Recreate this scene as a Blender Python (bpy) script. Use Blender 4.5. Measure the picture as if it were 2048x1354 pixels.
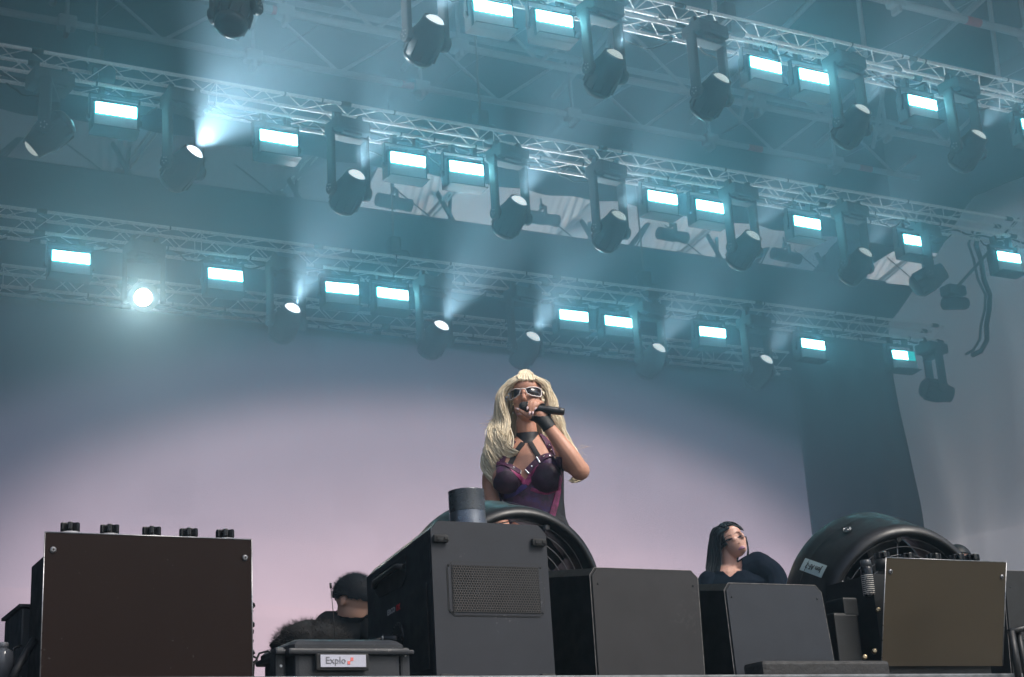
import bpy, bmesh, math, random
from mathutils import Vector, Matrix, Euler, noise
from mathutils.bvhtree import BVHTree
random.seed(7)
sc = bpy.context.scene
for o in list(bpy.data.objects): bpy.data.objects.remove(o)
C = sc.collection
R = math.radians

# ------------------------------------------------------------------ camera
EYE = 1.6                       # lens height above the ground (m)
F_PX, CX, CY = 3138.1, 1024.0, 677.0      # focal length in photo pixels (2048 wide)
def _n(v): return Vector(v).normalized()
AX = _n((6131.0, -648.0, -F_PX))          # stage axes seen from the camera frame
AZ = _n((-594.0, 9577.0, -F_PX))
AY = AZ.cross(AX)
ROT = Matrix((AX, AY, AZ))                # world <- camera
cd = bpy.data.cameras.new('camera'); cam = bpy.data.objects.new('camera', cd); C.objects.link(cam)
cam.matrix_world = Matrix.Translation((0, 0, EYE)) @ ROT.to_4x4()
cd.sensor_width = 36.0; cd.lens = 36.0 * F_PX / 2048.0; cd.clip_start = 0.05; cd.clip_end = 400.0
sc.camera = cam
def P(px, py, Y):
    """point of the stage that lies at depth Y behind the given photo pixel"""
    d = ROT @ Vector(((px - CX) / F_PX, -(py - CY) / F_PX, -1.0))
    d *= Y / d.y
    return Vector((d.x, d.y, d.z + EYE))

# ------------------------------------------------------------------ sky, sun, exposure
SUN_EL, SUN_AZ = R(50), R(152)            # veiled sun over the audience, a little to the right
w = bpy.data.worlds.new('World'); sc.world = w; w.use_nodes = True
nt = w.node_tree; bg = nt.nodes['Background']
sky = nt.nodes.new('ShaderNodeTexSky'); sky.sky_type = 'NISHITA'; sky.sun_disc = False
sky.sun_elevation = SUN_EL; sky.sun_rotation = SUN_AZ; sky.dust_density = 4.0; sky.air_density = 1.0
nt.links.new(sky.outputs[0], bg.inputs[0]); bg.inputs[1].default_value = 0.11
sl = bpy.data.lights.new('sun', 'SUN'); sl.energy = 2.4; sl.angle = R(26); sl.color = (1.0, 0.95, 0.88)
so = bpy.data.objects.new('sun', sl); C.objects.link(so)
sd = Vector((math.sin(SUN_AZ) * math.cos(SUN_EL), math.cos(SUN_AZ) * math.cos(SUN_EL), math.sin(SUN_EL)))
so.rotation_euler = sd.to_track_quat('Z', 'Y').to_euler(); so.location = (0, 0, 30)
vs = sc.view_settings; vs.view_transform = 'Standard'; vs.look = 'None'; vs.gamma = 1.0; vs.exposure = 0.4
vs.use_curve_mapping = False
sc.cycles.use_denoising = True; sc.cycles.use_adaptive_sampling = True; sc.cycles.adaptive_threshold = 0.025; sc.cycles.light_sampling_threshold = 0.02
sc.cycles.max_bounces = 6; sc.cycles.diffuse_bounces = 2; sc.cycles.glossy_bounces = 3
sc.cycles.transmission_bounces = 4; sc.cycles.volume_bounces = 0; sc.cycles.transparent_max_bounces = 12
sc.cycles.sample_clamp_indirect = 4.0

# ------------------------------------------------------------------ materials
MATS = {}
def mat(name, col, rough=0.6, metal=0.0, var=0.12, scale=6.0, bump=0.0, bscale=120.0, spec=0.5, trans=0.0, sheen=0.0, coat=0.0, rvar=0.12, specks=0.0):
    if name in MATS: return MATS[name]
    m = bpy.data.materials.new(name); m.use_nodes = True; MATS[name] = m
    n = m.node_tree.nodes; l = m.node_tree.links; b = n['Principled BSDF']
    tc = n.new('ShaderNodeTexCoord')
    tx = n.new('ShaderNodeTexNoise'); tx.inputs['Scale'].default_value = scale; tx.inputs['Detail'].default_value = 6
    l.new(tc.outputs['Object'], tx.inputs['Vector'])
    r = n.new('ShaderNodeMapRange'); r.inputs[1].default_value = 0.25; r.inputs[2].default_value = 0.75
    r.inputs[3].default_value = 1 - var; r.inputs[4].default_value = 1 + var
    l.new(tx.outputs['Fac'], r.inputs[0])
    mx = n.new('ShaderNodeMix'); mx.data_type = 'RGBA'; mx.blend_type = 'MULTIPLY'; mx.inputs[0].default_value = 1
    mx.inputs[6].default_value = (*col, 1); l.new(r.outputs[0], mx.inputs[7]); l.new(mx.outputs[2], b.inputs['Base Color'])
    rr = n.new('ShaderNodeMapRange'); rr.inputs[1].default_value = 0.3; rr.inputs[2].default_value = 0.7
    rr.inputs[3].default_value = max(0.02, rough - rvar); rr.inputs[4].default_value = min(1, rough + rvar)
    t2 = n.new('ShaderNodeTexNoise'); t2.inputs['Scale'].default_value = scale * 3.1; t2.inputs['Detail'].default_value = 4
    l.new(tc.outputs['Object'], t2.inputs['Vector']); l.new(t2.outputs['Fac'], rr.inputs[0]); l.new(rr.outputs[0], b.inputs['Roughness'])
    if specks:                                # settled dust and small scuffs
        t4 = n.new('ShaderNodeTexNoise'); t4.inputs['Scale'].default_value = 75; t4.inputs['Detail'].default_value = 2; l.new(tc.outputs['Object'], t4.inputs['Vector'])
        t5 = n.new('ShaderNodeTexNoise'); t5.inputs['Scale'].default_value = 5; t5.inputs['Detail'].default_value = 3; l.new(tc.outputs['Object'], t5.inputs['Vector'])
        ad = n.new('ShaderNodeMath'); ad.operation = 'MULTIPLY'; l.new(t4.outputs['Fac'], ad.inputs[0]); l.new(t5.outputs['Fac'], ad.inputs[1])
        mr = n.new('ShaderNodeMapRange'); mr.inputs[1].default_value = .385; mr.inputs[2].default_value = .43; mr.inputs[3].default_value = 0; mr.inputs[4].default_value = specks; l.new(ad.outputs[0], mr.inputs[0])
        m2 = n.new('ShaderNodeMix'); m2.data_type = 'RGBA'; m2.inputs[7].default_value = (.22, .22, .22, 1); l.new(mr.outputs[0], m2.inputs[0]); l.new(mx.outputs[2], m2.inputs[6]); l.new(m2.outputs[2], b.inputs['Base Color'])
    b.inputs['Metallic'].default_value = metal; b.inputs['Specular IOR Level'].default_value = spec
    if sheen: b.inputs['Sheen Weight'].default_value = sheen
    if coat: b.inputs['Coat Weight'].default_value = coat; b.inputs['Coat Roughness'].default_value = 0.15
    if bump:
        t3 = n.new('ShaderNodeTexNoise'); t3.inputs['Scale'].default_value = bscale; t3.inputs['Detail'].default_value = 3
        l.new(tc.outputs['Object'], t3.inputs['Vector'])
        bp = n.new('ShaderNodeBump'); bp.inputs['Strength'].default_value = bump; bp.inputs['Distance'].default_value = 0.004
        l.new(t3.outputs['Fac'], bp.inputs['Height']); l.new(bp.outputs[0], b.inputs['Normal'])
    if trans:
        tr = n.new('ShaderNodeBsdfTranslucent'); tr.inputs[0].default_value = (*col, 1)
        ms = n.new('ShaderNodeMixShader'); ms.inputs[0].default_value = trans
        l.new(b.outputs[0], ms.inputs[1]); l.new(tr.outputs[0], ms.inputs[2]); l.new(ms.outputs[0], n['Material Output'].inputs[0])
    return m
def emit(name, col, strength):
    if name in MATS: return MATS[name]
    m = bpy.data.materials.new(name); m.use_nodes = True; MATS[name] = m
    b = m.node_tree.nodes['Principled BSDF']; b.inputs['Base Color'].default_value = (*[c * 0.5 for c in col], 1)
    b.inputs['Emission Color'].default_value = (*col, 1); b.inputs['Emission Strength'].default_value = strength
    return m
def nodes_of(m): return m.node_tree.nodes, m.node_tree.links, m.node_tree.nodes['Principled BSDF']

M_BLACK = mat('black_powder_coat', (0.009, 0.0095, 0.0105), 0.5, bump=0.1, bscale=300)
M_BLACKG = mat('black_gloss_plastic', (0.008, 0.008, 0.009), 0.28)
M_RUBBER = mat('black_rubber', (0.011, 0.011, 0.012), 0.75)
M_DGREY = mat('dark_grey_steel', (0.03, 0.03, 0.034), 0.42, bump=0.05, bscale=400, var=0.08)
M_ALU = mat('aluminium_tube', (0.90, 0.85, 0.82), 0.45, metal=0.15, var=0.12, scale=14)
M_FIX = mat('fixture_black', (0.026, 0.027, 0.029), 0.6, spec=.3)
M_HEAD = mat('moving_head_plastic', (0.055, 0.058, 0.062), 0.6, spec=.3)
M_STEEL = mat('zinc_steel', (0.5, 0.5, 0.5), 0.35, metal=0.9)
M_RED = mat('red_tape', (0.75, 0.03, 0.03), 0.5)
M_CABLE = mat('black_cable', (0.015, 0.015, 0.016), 0.5)

# ------------------------------------------------------------------ mesh builder
class MB:
    def __init__(s): s.v = []; s.f = []; s.sm = []; s.mi = []
    def add(s, vs, fs, smooth=False, mi=0):
        k = len(s.v); s.v += [tuple(v) for v in vs]
        s.f += [tuple(i + k for i in f) for f in fs]; s.sm += [smooth] * len(fs); s.mi += [mi] * len(fs); return s
    def box(s, c, size, rot=None, bev=0.0, mi=0):
        hx, hy, hz = [d / 2 for d in size]
        if bev <= 0:
            vs = [Vector((x, y, z)) for z in (-hz, hz) for y in (-hy, hy) for x in (-hx, hx)]
            fs = [(0, 2, 3, 1), (4, 5, 7, 6), (0, 1, 5, 4), (2, 6, 7, 3), (0, 4, 6, 2), (1, 3, 7, 5)]
        else:
            bm = bmesh.new(); bmesh.ops.create_cube(bm, size=1.0)
            for v in bm.verts: v.co = Vector((v.co.x * size[0], v.co.y * size[1], v.co.z * size[2]))
            bmesh.ops.bevel(bm, geom=bm.edges[:], offset=min(bev, min(size) * 0.45), segments=2, affect='EDGES', profile=0.6)
            bm.verts.index_update(); vs = [v.co.copy() for v in bm.verts]; fs = [tuple(v.index for v in f.verts) for f in bm.faces]; bm.free()
        M = rot if rot is not None else Matrix.Identity(3)
        if isinstance(M, Euler): M = M.to_matrix()
        c = Vector(c)
        return s.add([M @ v + c for v in vs], fs, False, mi)
    def ring_loft(s, rings, cap=True, smooth=True, closed=True, mi=0):
        n = len(rings[0]); vs = [p for r in rings for p in r]; fs = []
        for i in range(len(rings) - 1):
            for j in range(n if closed else n - 1):
                a = i * n + j; b = i * n + (j + 1) % n
                fs.append((a, b, b + n, a + n))
        s.add(vs, fs, smooth, mi)
        if cap and closed:
            k = len(s.v) - len(vs)
            s.f += [tuple(k + j for j in reversed(range(n))), tuple(k + (len(rings) - 1) * n + j for j in range(n))]
            s.sm += [False, False]; s.mi += [mi, mi]
        return s
    def tube(s, pts, rad, n=8, cap=True, smooth=True, mi=0, flat=1.0, up=None):
        pts = [Vector(p) for p in pts]
        rs = rad if isinstance(rad, (list, tuple)) else [rad] * len(pts)
        rings = []; prev = None
        for i, p in enumerate(pts):
            t = (pts[min(i + 1, len(pts) - 1)] - pts[max(i - 1, 0)])
            t = t.normalized() if t.length > 1e-9 else Vector((0, 0, 1))
            if prev is None:
                ref = Vector(up) if up is not None else (Vector((0, 0, 1)) if abs(t.z) < 0.9 else Vector((1, 0, 0)))
                a = (ref - t * ref.dot(t)).normalized()
            else:
                a = (prev - t * prev.dot(t))
                a = a.normalized() if a.length > 1e-6 else t.orthogonal().normalized()
            prev = a; b = t.cross(a)
            rings.append([p + (a * math.cos(q) + b * flat * math.sin(q)) * rs[i] for q in [2 * math.pi * j / n for j in range(n)]])
        return s.ring_loft(rings, cap, smooth, True, mi)
    def lathe(s, prof, axis_o, axis_d, n=24, cap=True, smooth=True, mi=0, a0=0.0, a1=None):
        """prof: (along, radius) pairs"""
        d = Vector(axis_d).normalized(); a = d.orthogonal().normalized(); b = d.cross(a); o = Vector(axis_o)
        rings = [[o + d * h + (a * math.cos(q) + b * math.sin(q)) * r for q in [2 * math.pi * j / n for j in range(n)]] for h, r in prof]
        return s.ring_loft(rings, cap, smooth, True, mi)
    def prism(s, poly, d, smooth=False, mi=0):
        """closed polygon (3-D points) swept by vector d"""
        d = Vector(d); n = len(poly); p0 = [Vector(p) for p in poly]; p1 = [p + d for p in p0]
        fs = [tuple(range(n)), tuple(reversed(range(n, 2 * n)))] + [(j, j + n, (j + 1) % n + n, (j + 1) % n) for j in range(n)]
        return s.add(p0 + p1, fs, smooth, mi)
    def mesh(s, name):
        m = bpy.data.meshes.new(name); m.from_pydata(s.v, [], s.f); m.update()
        m.polygons.foreach_set('use_smooth', s.sm); m.polygons.foreach_set('material_index', s.mi)
        bm = bmesh.new(); bm.from_mesh(m); bmesh.ops.recalc_face_normals(bm, faces=bm.faces); bm.to_mesh(m); bm.free()
        return m
    def build(s, name, material, parent=None, origin=None):
        if origin is not None:
            o = Vector(origin); s.v = [tuple(Vector(v) - o) for v in s.v]
        me = s.mesh(name)
        for mm in (material if isinstance(material, (list, tuple)) else [material]): me.materials.append(mm)
        ob = bpy.data.objects.new(name, me); C.objects.link(ob)
        if parent is not None: ob.parent = parent
        if origin is not None: ob.location = o
        return ob
def tag(o, label=None, cat=None, group=None, kind=None):
    if label: o['label'] = label
    if cat: o['category'] = cat
    if group: o['group'] = group
    if kind: o['kind'] = kind
    return o
def thing(name, label, cat, loc=(0, 0, 0), rot=(0, 0, 0), group=None):
    o = bpy.data.objects.new(name, None); C.objects.link(o); o.empty_display_size = 0.1
    o.location = loc; o.rotation_euler = rot
    return tag(o, label, cat, group)
def link_mesh(name, me, parent, mw=None):
    o = bpy.data.objects.new(name, me); C.objects.link(o); o.parent = parent
    if mw is not None: o.matrix_local = mw
    return o
def copy_tree(o, parent=None):
    c = o.copy(); C.objects.link(c); c.parent = parent
    if parent is not None: c.matrix_parent_inverse = o.matrix_parent_inverse.copy()
    for ch in [x for x in o.children]: copy_tree(ch, c)
    return c
def seg_matrix(a, b, r):
    a = Vector(a); b = Vector(b); d = b - a
    q = d.to_track_quat('Z', 'Y').to_matrix().to_4x4()
    return Matrix.Translation((a + b) / 2) @ q @ Matrix.Diagonal((r, r, d.length, 1))
def unit_cyl(name, material, n=8):
    m = MB().lathe([(-0.5, 1), (0.5, 1)], (0, 0, 0), (0, 0, 1), n).mesh(name); m.materials.append(material); return m

# ================================================================== SETTING
Z0 = EYE                      # heights below are given above the lens
FLOOR = Z0 + 0.447            # stage deck
def V(x, y, z): return Vector((x, y, z + Z0))

m = mat('trodden_ground', (0.16, 0.15, 0.13), 0.9, bump=0.4, bscale=20, scale=1.5, var=0.3)
g = MB().add([(-18, -14, 0), (36, -14, 0), (36, 30, 0), (-18, 30, 0)], [(0, 1, 2, 3)]).build('ground', m)
tag(g, 'flat trodden ground in front of the stage', None, None, 'structure')

m = mat('stage_deck_black', (0.03, 0.03, 0.032), 0.6, bump=0.2, bscale=60, scale=3, var=0.3)
st = MB().box((6.5, 3.83 + 7, FLOOR - 0.06), (19, 14, 0.12)).build('stage_floor', m)
tag(st, 'black stage deck', None, None, 'structure')
m = mat('stage_skirt_black', (0.02, 0.02, 0.022), 0.9, bump=0.3, bscale=30)
b = MB()
N = 160
rr = [[(-3 + 19 * i / N, 3.9 + 0.03 * math.sin(i * 1.9), z) for i in range(N + 1)] for z in (0.02, FLOOR - 0.13)]
b.ring_loft(rr, cap=False, closed=False); sk = b.build('stage_skirt', m)
tag(sk, 'black pleated skirt hanging below the stage edge', 'skirt')
m = mat('galvanised_edge', (0.13, 0.14, 0.15), 0.5, metal=0.3, var=0.35, scale=20, bump=0.25, bscale=90)
b = MB(); b.box((6.5, 3.80, FLOOR - 0.028), (19, 0.05, 0.062), bev=0.006)
ed = b.build('stage_edge_rail', m); tag(ed, 'scuffed grey metal rail along the front edge of the stage', 'rail')

# ---- LED wall
SCR_Y = 15.2
m = bpy.data.materials.new('led_screen_picture'); m.use_nodes = True
n, l, bs = nodes_of(m)
bs.inputs['Base Color'].default_value = (0.02, 0.02, 0.022, 1); bs.inputs['Roughness'].default_value = 0.7
tc = n.new('ShaderNodeTexCoord'); mp = n.new('ShaderNodeMapping')
mp.inputs['Location'].default_value = (-7.5, 0, -(Z0 + 2.55)); l.new(tc.outputs['Object'], mp.inputs[0])
mp2 = n.new('ShaderNodeMapping'); mp2.inputs['Scale'].default_value = (1 / 7.1, 0, 1 / 3.15); l.new(mp.outputs[0], mp2.inputs[0])
ln = n.new('ShaderNodeVectorMath'); ln.operation = 'LENGTH'; l.new(mp2.outputs[0], ln.inputs[0])
cr = n.new('ShaderNodeValToRGB'); l.new(ln.outputs['Value'], cr.inputs[0]); cr.color_ramp.interpolation = 'EASE'
e = cr.color_ramp.elements
e[0].position = 0.24; e[0].color = (0.54, 0.40, 0.455, 1); e[1].position = 1.0; e[1].color = (0.006, 0.014, 0.024, 1)
k = cr.color_ramp.elements.new(0.60); k.color = (0.43, 0.335, 0.40, 1)
k = cr.color_ramp.elements.new(0.83); k.color = (0.085, 0.085, 0.125, 1)
sn = n.new('ShaderNodeVectorMath'); sn.operation = 'SNAP'; sn.inputs[1].default_value = (.5, 1, .5); l.new(tc.outputs['Object'], sn.inputs[0])   # cabinets differ a little
wn = n.new('ShaderNodeTexWhiteNoise'); l.new(sn.outputs[0], wn.inputs[0]); wr = n.new('ShaderNodeMapRange'); wr.inputs[3].default_value = .965; wr.inputs[4].default_value = 1.03; l.new(wn.outputs['Value'], wr.inputs[0])
nz = n.new('ShaderNodeTexNoise'); nz.inputs['Scale'].default_value = .8; nz.inputs['Detail'].default_value = 5; l.new(tc.outputs['Object'], nz.inputs['Vector']); nr_ = n.new('ShaderNodeMapRange'); nr_.inputs[3].default_value = .93; nr_.inputs[4].default_value = 1.07; l.new(nz.outputs['Fac'], nr_.inputs[0])
mu = n.new('ShaderNodeMath'); mu.operation = 'MULTIPLY'; l.new(wr.outputs[0], mu.inputs[0]); l.new(nr_.outputs[0], mu.inputs[1]); l.new(mu.outputs[0], bs.inputs['Emission Strength'])
l.new(cr.outputs[0], bs.inputs['Emission Color']); pass
scr = thing('led_screen', 'wide lit stage screen showing a mauve glow fading to dark blue edges', 'screen', (5.1, SCR_Y, FLOOR))
x0, x1, zt = -2.0, 12.29, 5.45
o = MB().add([(x0, SCR_Y, FLOOR + 0.3), (x1, SCR_Y, FLOOR + 0.3), (x1, SCR_Y, Z0 + zt), (x0, SCR_Y, Z0 + zt)], [(0, 1, 2, 3)]).build('display', m)
o.parent = scr; o.matrix_parent_inverse = Matrix.Translation(-scr.location)
o = MB().box(((x0 + x1) / 2, SCR_Y + 0.08, (FLOOR + Z0 + zt) / 2 + .1), (x1 - x0 + 0.04, 0.14, zt - 0.5)).build('cabinet', M_BLACK)
o.parent = scr; o.matrix_parent_inverse = Matrix.Translation(-scr.location)

# ---- black drapes at the back
m_drape = mat('black_drape', (0.018, 0.02, 0.024), 0.95, bump=0.2, bscale=60)
def drape(name, label, xa, xb, y, za, zb, amp=0.07, wl=0.35, topfn=None):
    b = MB(); N = int((xb - xa) / 0.06); rows = 10; rg = []
    for j in range(rows + 1):
        t = j / rows; row = []
        for i in range(N + 1):
            x = xa + (xb - xa) * i / N
            zz = (topfn(x) if topfn else zb)
            row.append((x + 0.02 * math.sin(i * .3), y + amp * math.sin(x / wl * 6.283 + .6 * math.sin(x * 3)) * (1 - 0.5 * t), za + (zz - za) * t))
        rg.append(row)
    b.ring_loft(rg, cap=False, closed=False); o = b.build(name, m_drape); tag(o, label, 'drape'); return o
def rear_top(x):   # the upper hem runs level
    return Z0 + 7.86
drape('black_drape', 'tall black drape closing the rear of the stage behind the screen', -4.5, 17.2, 17.0, FLOOR, Z0 + 7.86, topfn=rear_top, amp=.03, wl=.6)
drape('black_drape', 'narrow dark drape hanging between the screen and the pale side cloth', 12.2, 15.0, 16.1, FLOOR, Z0 + 6.1, amp=.025, wl=.5)

# ---- pale side cloth on the right
m_side = mat('grey_white_side_cloth', (0.90, 0.87, 0.90), 0.85, bump=0.35, bscale=12, scale=1.2, var=0.08, trans=0.68)
b = MB(); rg = []
for j in range(41):
    t = j / 40; row = []
    for i in range(71):
        u = i / 70; y = 15.75 - u * 9.5; z = 0.2 + t * (7.7 - max(0, y - 14.3) * .95)
        crease = 0.10 * noise.noise((y * 1.3, z * .35, 3)) + 0.055 * math.sin(y * 9 + 3 * noise.noise((y, z * .6, 1))) * (0.4 + noise.noise((y * .7, z * .5, 8)))
        hem = 0.0 if i else 0.03
        row.append((14.55 + 0.05 * z * 0.2 + u * 2.2 + crease - .05 * math.sin(t * 9) * (1 - u) + 0.13 * t * (1 - u) * 0, y + hem + 0.05 * noise.noise((z * 1.2, 0, 0)) * (1 - u), FLOOR + z - 0.3))
    rg.append(row)
b.ring_loft(rg, cap=False, closed=False)
o = b.build('side_cloth', m_side); tag(o, 'pale grey creased side cloth closing the right side of the stage', 'cloth')
b = MB(); rg = [[(14.75 + max(0, 15.75 - (4.6 + i * .18)) * .235 + .03 * math.sin(i * .7), 4.6 + i * .18, z) for i in range(74)] for z in (Z0 + 7.75, Z0 + 9, Z0 + 11.1)]
b.ring_loft(rg, cap=False, closed=False); o = b.build('roof_valance', m_drape); tag(o, 'dark valance under the roof above the pale side cloth', 'valance')
# left side wall cloth, dark
b = MB(); rg = [[(-4.6 + .04 * math.sin(i), 4.5 + i * .18, FLOOR + z) for i in range(70)] for z in (0, 3, 6, 9.0)]
b.ring_loft(rg, cap=False, closed=False); o = b.build('side_cloth', m_drape); tag(o, 'dark side cloth closing the left side of the stage', 'cloth')

# ---- roof canopy
m_roof = mat('dark_roof_canopy', (0.018, 0.02, 0.023), 0.9, bump=0.15, bscale=8)
roof = thing('stage_roof', 'dark canopy roof spanning the stage above the light trusses', 'roof', (5.5, 11.4, Z0 + 10.4))
b = MB(); rg = []
for j in range(25):
    y = 5.2 + j * 0.437; t = j / 24 * .855; row = []
    for i in range(61):
        x = -5.0 + i * 0.39
        row.append((x, y, Z0 + 11.2 - 1.9 * t - 0.10 * abs(math.sin(x * math.pi / 2.8)) + .03 * noise.noise((x, y, 0))))
    rg.append(row)
b.ring_loft(rg, cap=False, closed=False); o = b.build('canopy', m_roof, roof); o.matrix_parent_inverse = Matrix.Translation(-roof.location)

# ---- daylit white tarp in the gap under the rear of the roof
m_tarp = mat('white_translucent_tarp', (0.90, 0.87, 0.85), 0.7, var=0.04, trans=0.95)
m_tarp2 = mat('haze_dimmed_tarp', (0.26, 0.28, 0.29), 0.8, var=0.15, scale=2, trans=0.35)  # greyer, less translucent tarp copy: dimming by haze put into the cloth colour
m_batten = mat('white_batten', (0.80, 0.76, 0.72), 0.5)
TARP_PX = [(272, 300), (592, 345), (884, 398), (1145, 440), (1396, 472), (1600, 508), (1790, 535)]
def tarp_z(y): return Z0 + 7.62 + (18.6 - y) * .42          # the tarp slopes up from the eaves towards the roof
def on_tarp(px, py):
    k = P(px, py, 1.0).z - EYE; return P(px, py, (7.62 + 18.6 * .42) / (k + .42) - .06)
TARP_P = [on_tarp(x, y) for x, y in TARP_PX]
def tarp_at(x, t): return Vector((x, 18.6 - 2.6 * t, tarp_z(18.6 - 2.6 * t)))
def tarp_panel(label, xa, xb, mt, idx):
    t = thing('roof_tarp', label, 'tarp', V((xa + xb) / 2, 18.6, 7.5))
    b = MB(); rg = []; NX, NZ = int((xb - xa) / .025), 34
    for j in range(NZ + 1):
        t_ = j / NZ; row = []
        for i in range(NX + 1):
            x = xa + (xb - xa) * i / NX
            q = tarp_at(x, t_); z = q.z; y = 0.06 * math.sin(x * 1.7)
            for cp in TARP_P:                  # gathered along leaning battens: creases fan out on both sides
                d = x - (cp.x + (z - cp.z) * 0.38)
                if abs(d) < 0.9:
                    fan = (z - Z0) - d * 0.55 if d > 0 else (z - Z0) + d * 1.1
                    amp = math.exp(-abs(abs(d) - .12) * 3.4) * (.6 + .5 * noise.noise((fan * 4, cp.x, 0)))
                    y += 0.07 * amp * math.sin(fan * 50 + noise.noise((x * 2, z * 3, 0)) * 2)
            row.append(q + Vector((0, .387, .922)) * y)
        rg.append(row)
    b.ring_loft(rg, cap=False, closed=False); o = b.build('cloth', mt); o.parent = t; o.matrix_parent_inverse = Matrix.Translation(-t.location)
    for k in idx:
        cp = TARP_P[k]
        for off, w_ in ((0, .05), (.085, .035)):
            b = MB(); b.tube([cp + Vector((-.38 * .45 + off, .60, -.25)), cp + Vector((.38 * .6 + off, -.75, .315))], w_ * .6, 4, flat=.4); o = b.build('batten', m_batten); o.parent = t; o.matrix_parent_inverse = Matrix.Translation(-t.location)
        b = MB(); b.box(cp + Vector((-.10, .34, -.19)), (.16, .10, .10), Euler((0, R(20), 0)), bev=.02); o = b.build('batten_bracket', mat('rust_bracket', (.30, .20, .14), .7, var=.5, scale=30)); o.parent = t; o.matrix_parent_inverse = Matrix.Translation(-t.location)
tarp_panel('tarp under the rear of the roof on the left, greyed to look dimmed by haze', 1.2, 7.3, m_tarp2, (0, 1))
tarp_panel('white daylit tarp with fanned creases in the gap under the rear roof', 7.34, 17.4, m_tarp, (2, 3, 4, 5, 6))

def header(label, xa, xb):  # made-up dark sheet, ends the bright tarp where smoke would dim it
    b = MB(); N = int((xb - xa) / .1); rg = []
    for j in range(9):
        t = j / 8; rg.append([(xa + (xb - xa) * i / N, 15.6 + .03 * math.sin(i * .9) * (1 - t), Z0 + 7.78 + .04 * noise.noise((i * .08, 3, 1)) * (1 - t) + 1.85 * t) for i in range(N + 1)])
    b.ring_loft(rg, cap=False, closed=False); o = b.build('added_header_cloth', m_drape); tag(o, label, 'cloth')
header('added dark cloth hiding the tarp above the open gap', -3.0, 16.2)

# ---- haze
hz = MB().box((8.5, 8.25, 5.9), (56, 47, 14.3)).build('haze', None) if False else None
hb = MB(); hb.box((9, 8, 5.95), (58, 48, 13.9)); me = hb.mesh('haze')
mh = bpy.data.materials.new('stage_haze'); mh.use_nodes = True; mh.node_tree.nodes.clear()
out = mh.node_tree.nodes.new('ShaderNodeOutputMaterial'); pv = mh.node_tree.nodes.new('ShaderNodeVolumePrincipled')
pv.inputs['Color'].default_value = (0.58, 0.82, 1.0, 1); pv.inputs['Density'].default_value = 0.009
pv.inputs['Anisotropy'].default_value = 0.70
mh.node_tree.links.new(pv.outputs[0], out.inputs['Volume'])
me.materials.append(mh); hz = bpy.data.objects.new('haze', me); C.objects.link(hz)
tag(hz, 'thin haze hanging in the air around the stage', None, None, 'stuff')
# thicker fog-machine smoke that fills the rear of the covered stage
b = MB(); rg = []; sc_ = Vector((5.6, 12.35, Z0 + 6.2)); pw = lambda v, e_: math.copysign(abs(v) ** e_, v)
for i in range(25):
    th = 1e-3 + (math.pi - 2e-3) * i / 24; row = []
    for j in range(48):
        ph = 2 * math.pi * j / 48; d = Vector((pw(math.sin(th), .55) * pw(math.cos(ph), .55), pw(math.sin(th), .55) * pw(math.sin(ph), .55), pw(math.cos(th), .55)))
        k_ = 1 + .07 * noise.noise(d * 2.3); row.append(sc_ + Vector((d.x * 8.75, d.y * 5.05 * (k_ if d.y < 0 else 1), d.z * 3.75 * k_)))
    rg.append(row)
b.ring_loft(rg); me = b.mesh('smoke'); ms_ = mh.copy(); ms_.name = 'fog_machine_smoke'; p2 = [n_ for n_ in ms_.node_tree.nodes if n_.type == 'PRINCIPLED_VOLUME'][0]
p2.inputs['Density'].default_value = 0.090; p2.inputs['Color'].default_value = (.50, .81, 1.0, 1); p2.inputs['Anisotropy'].default_value = 0.62; me.materials.append(ms_)
o = bpy.data.objects.new('smoke', me); C.objects.link(o); tag(o, 'blue-teal machine smoke drifting under the stage roof', None, None, 'stuff')

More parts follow.
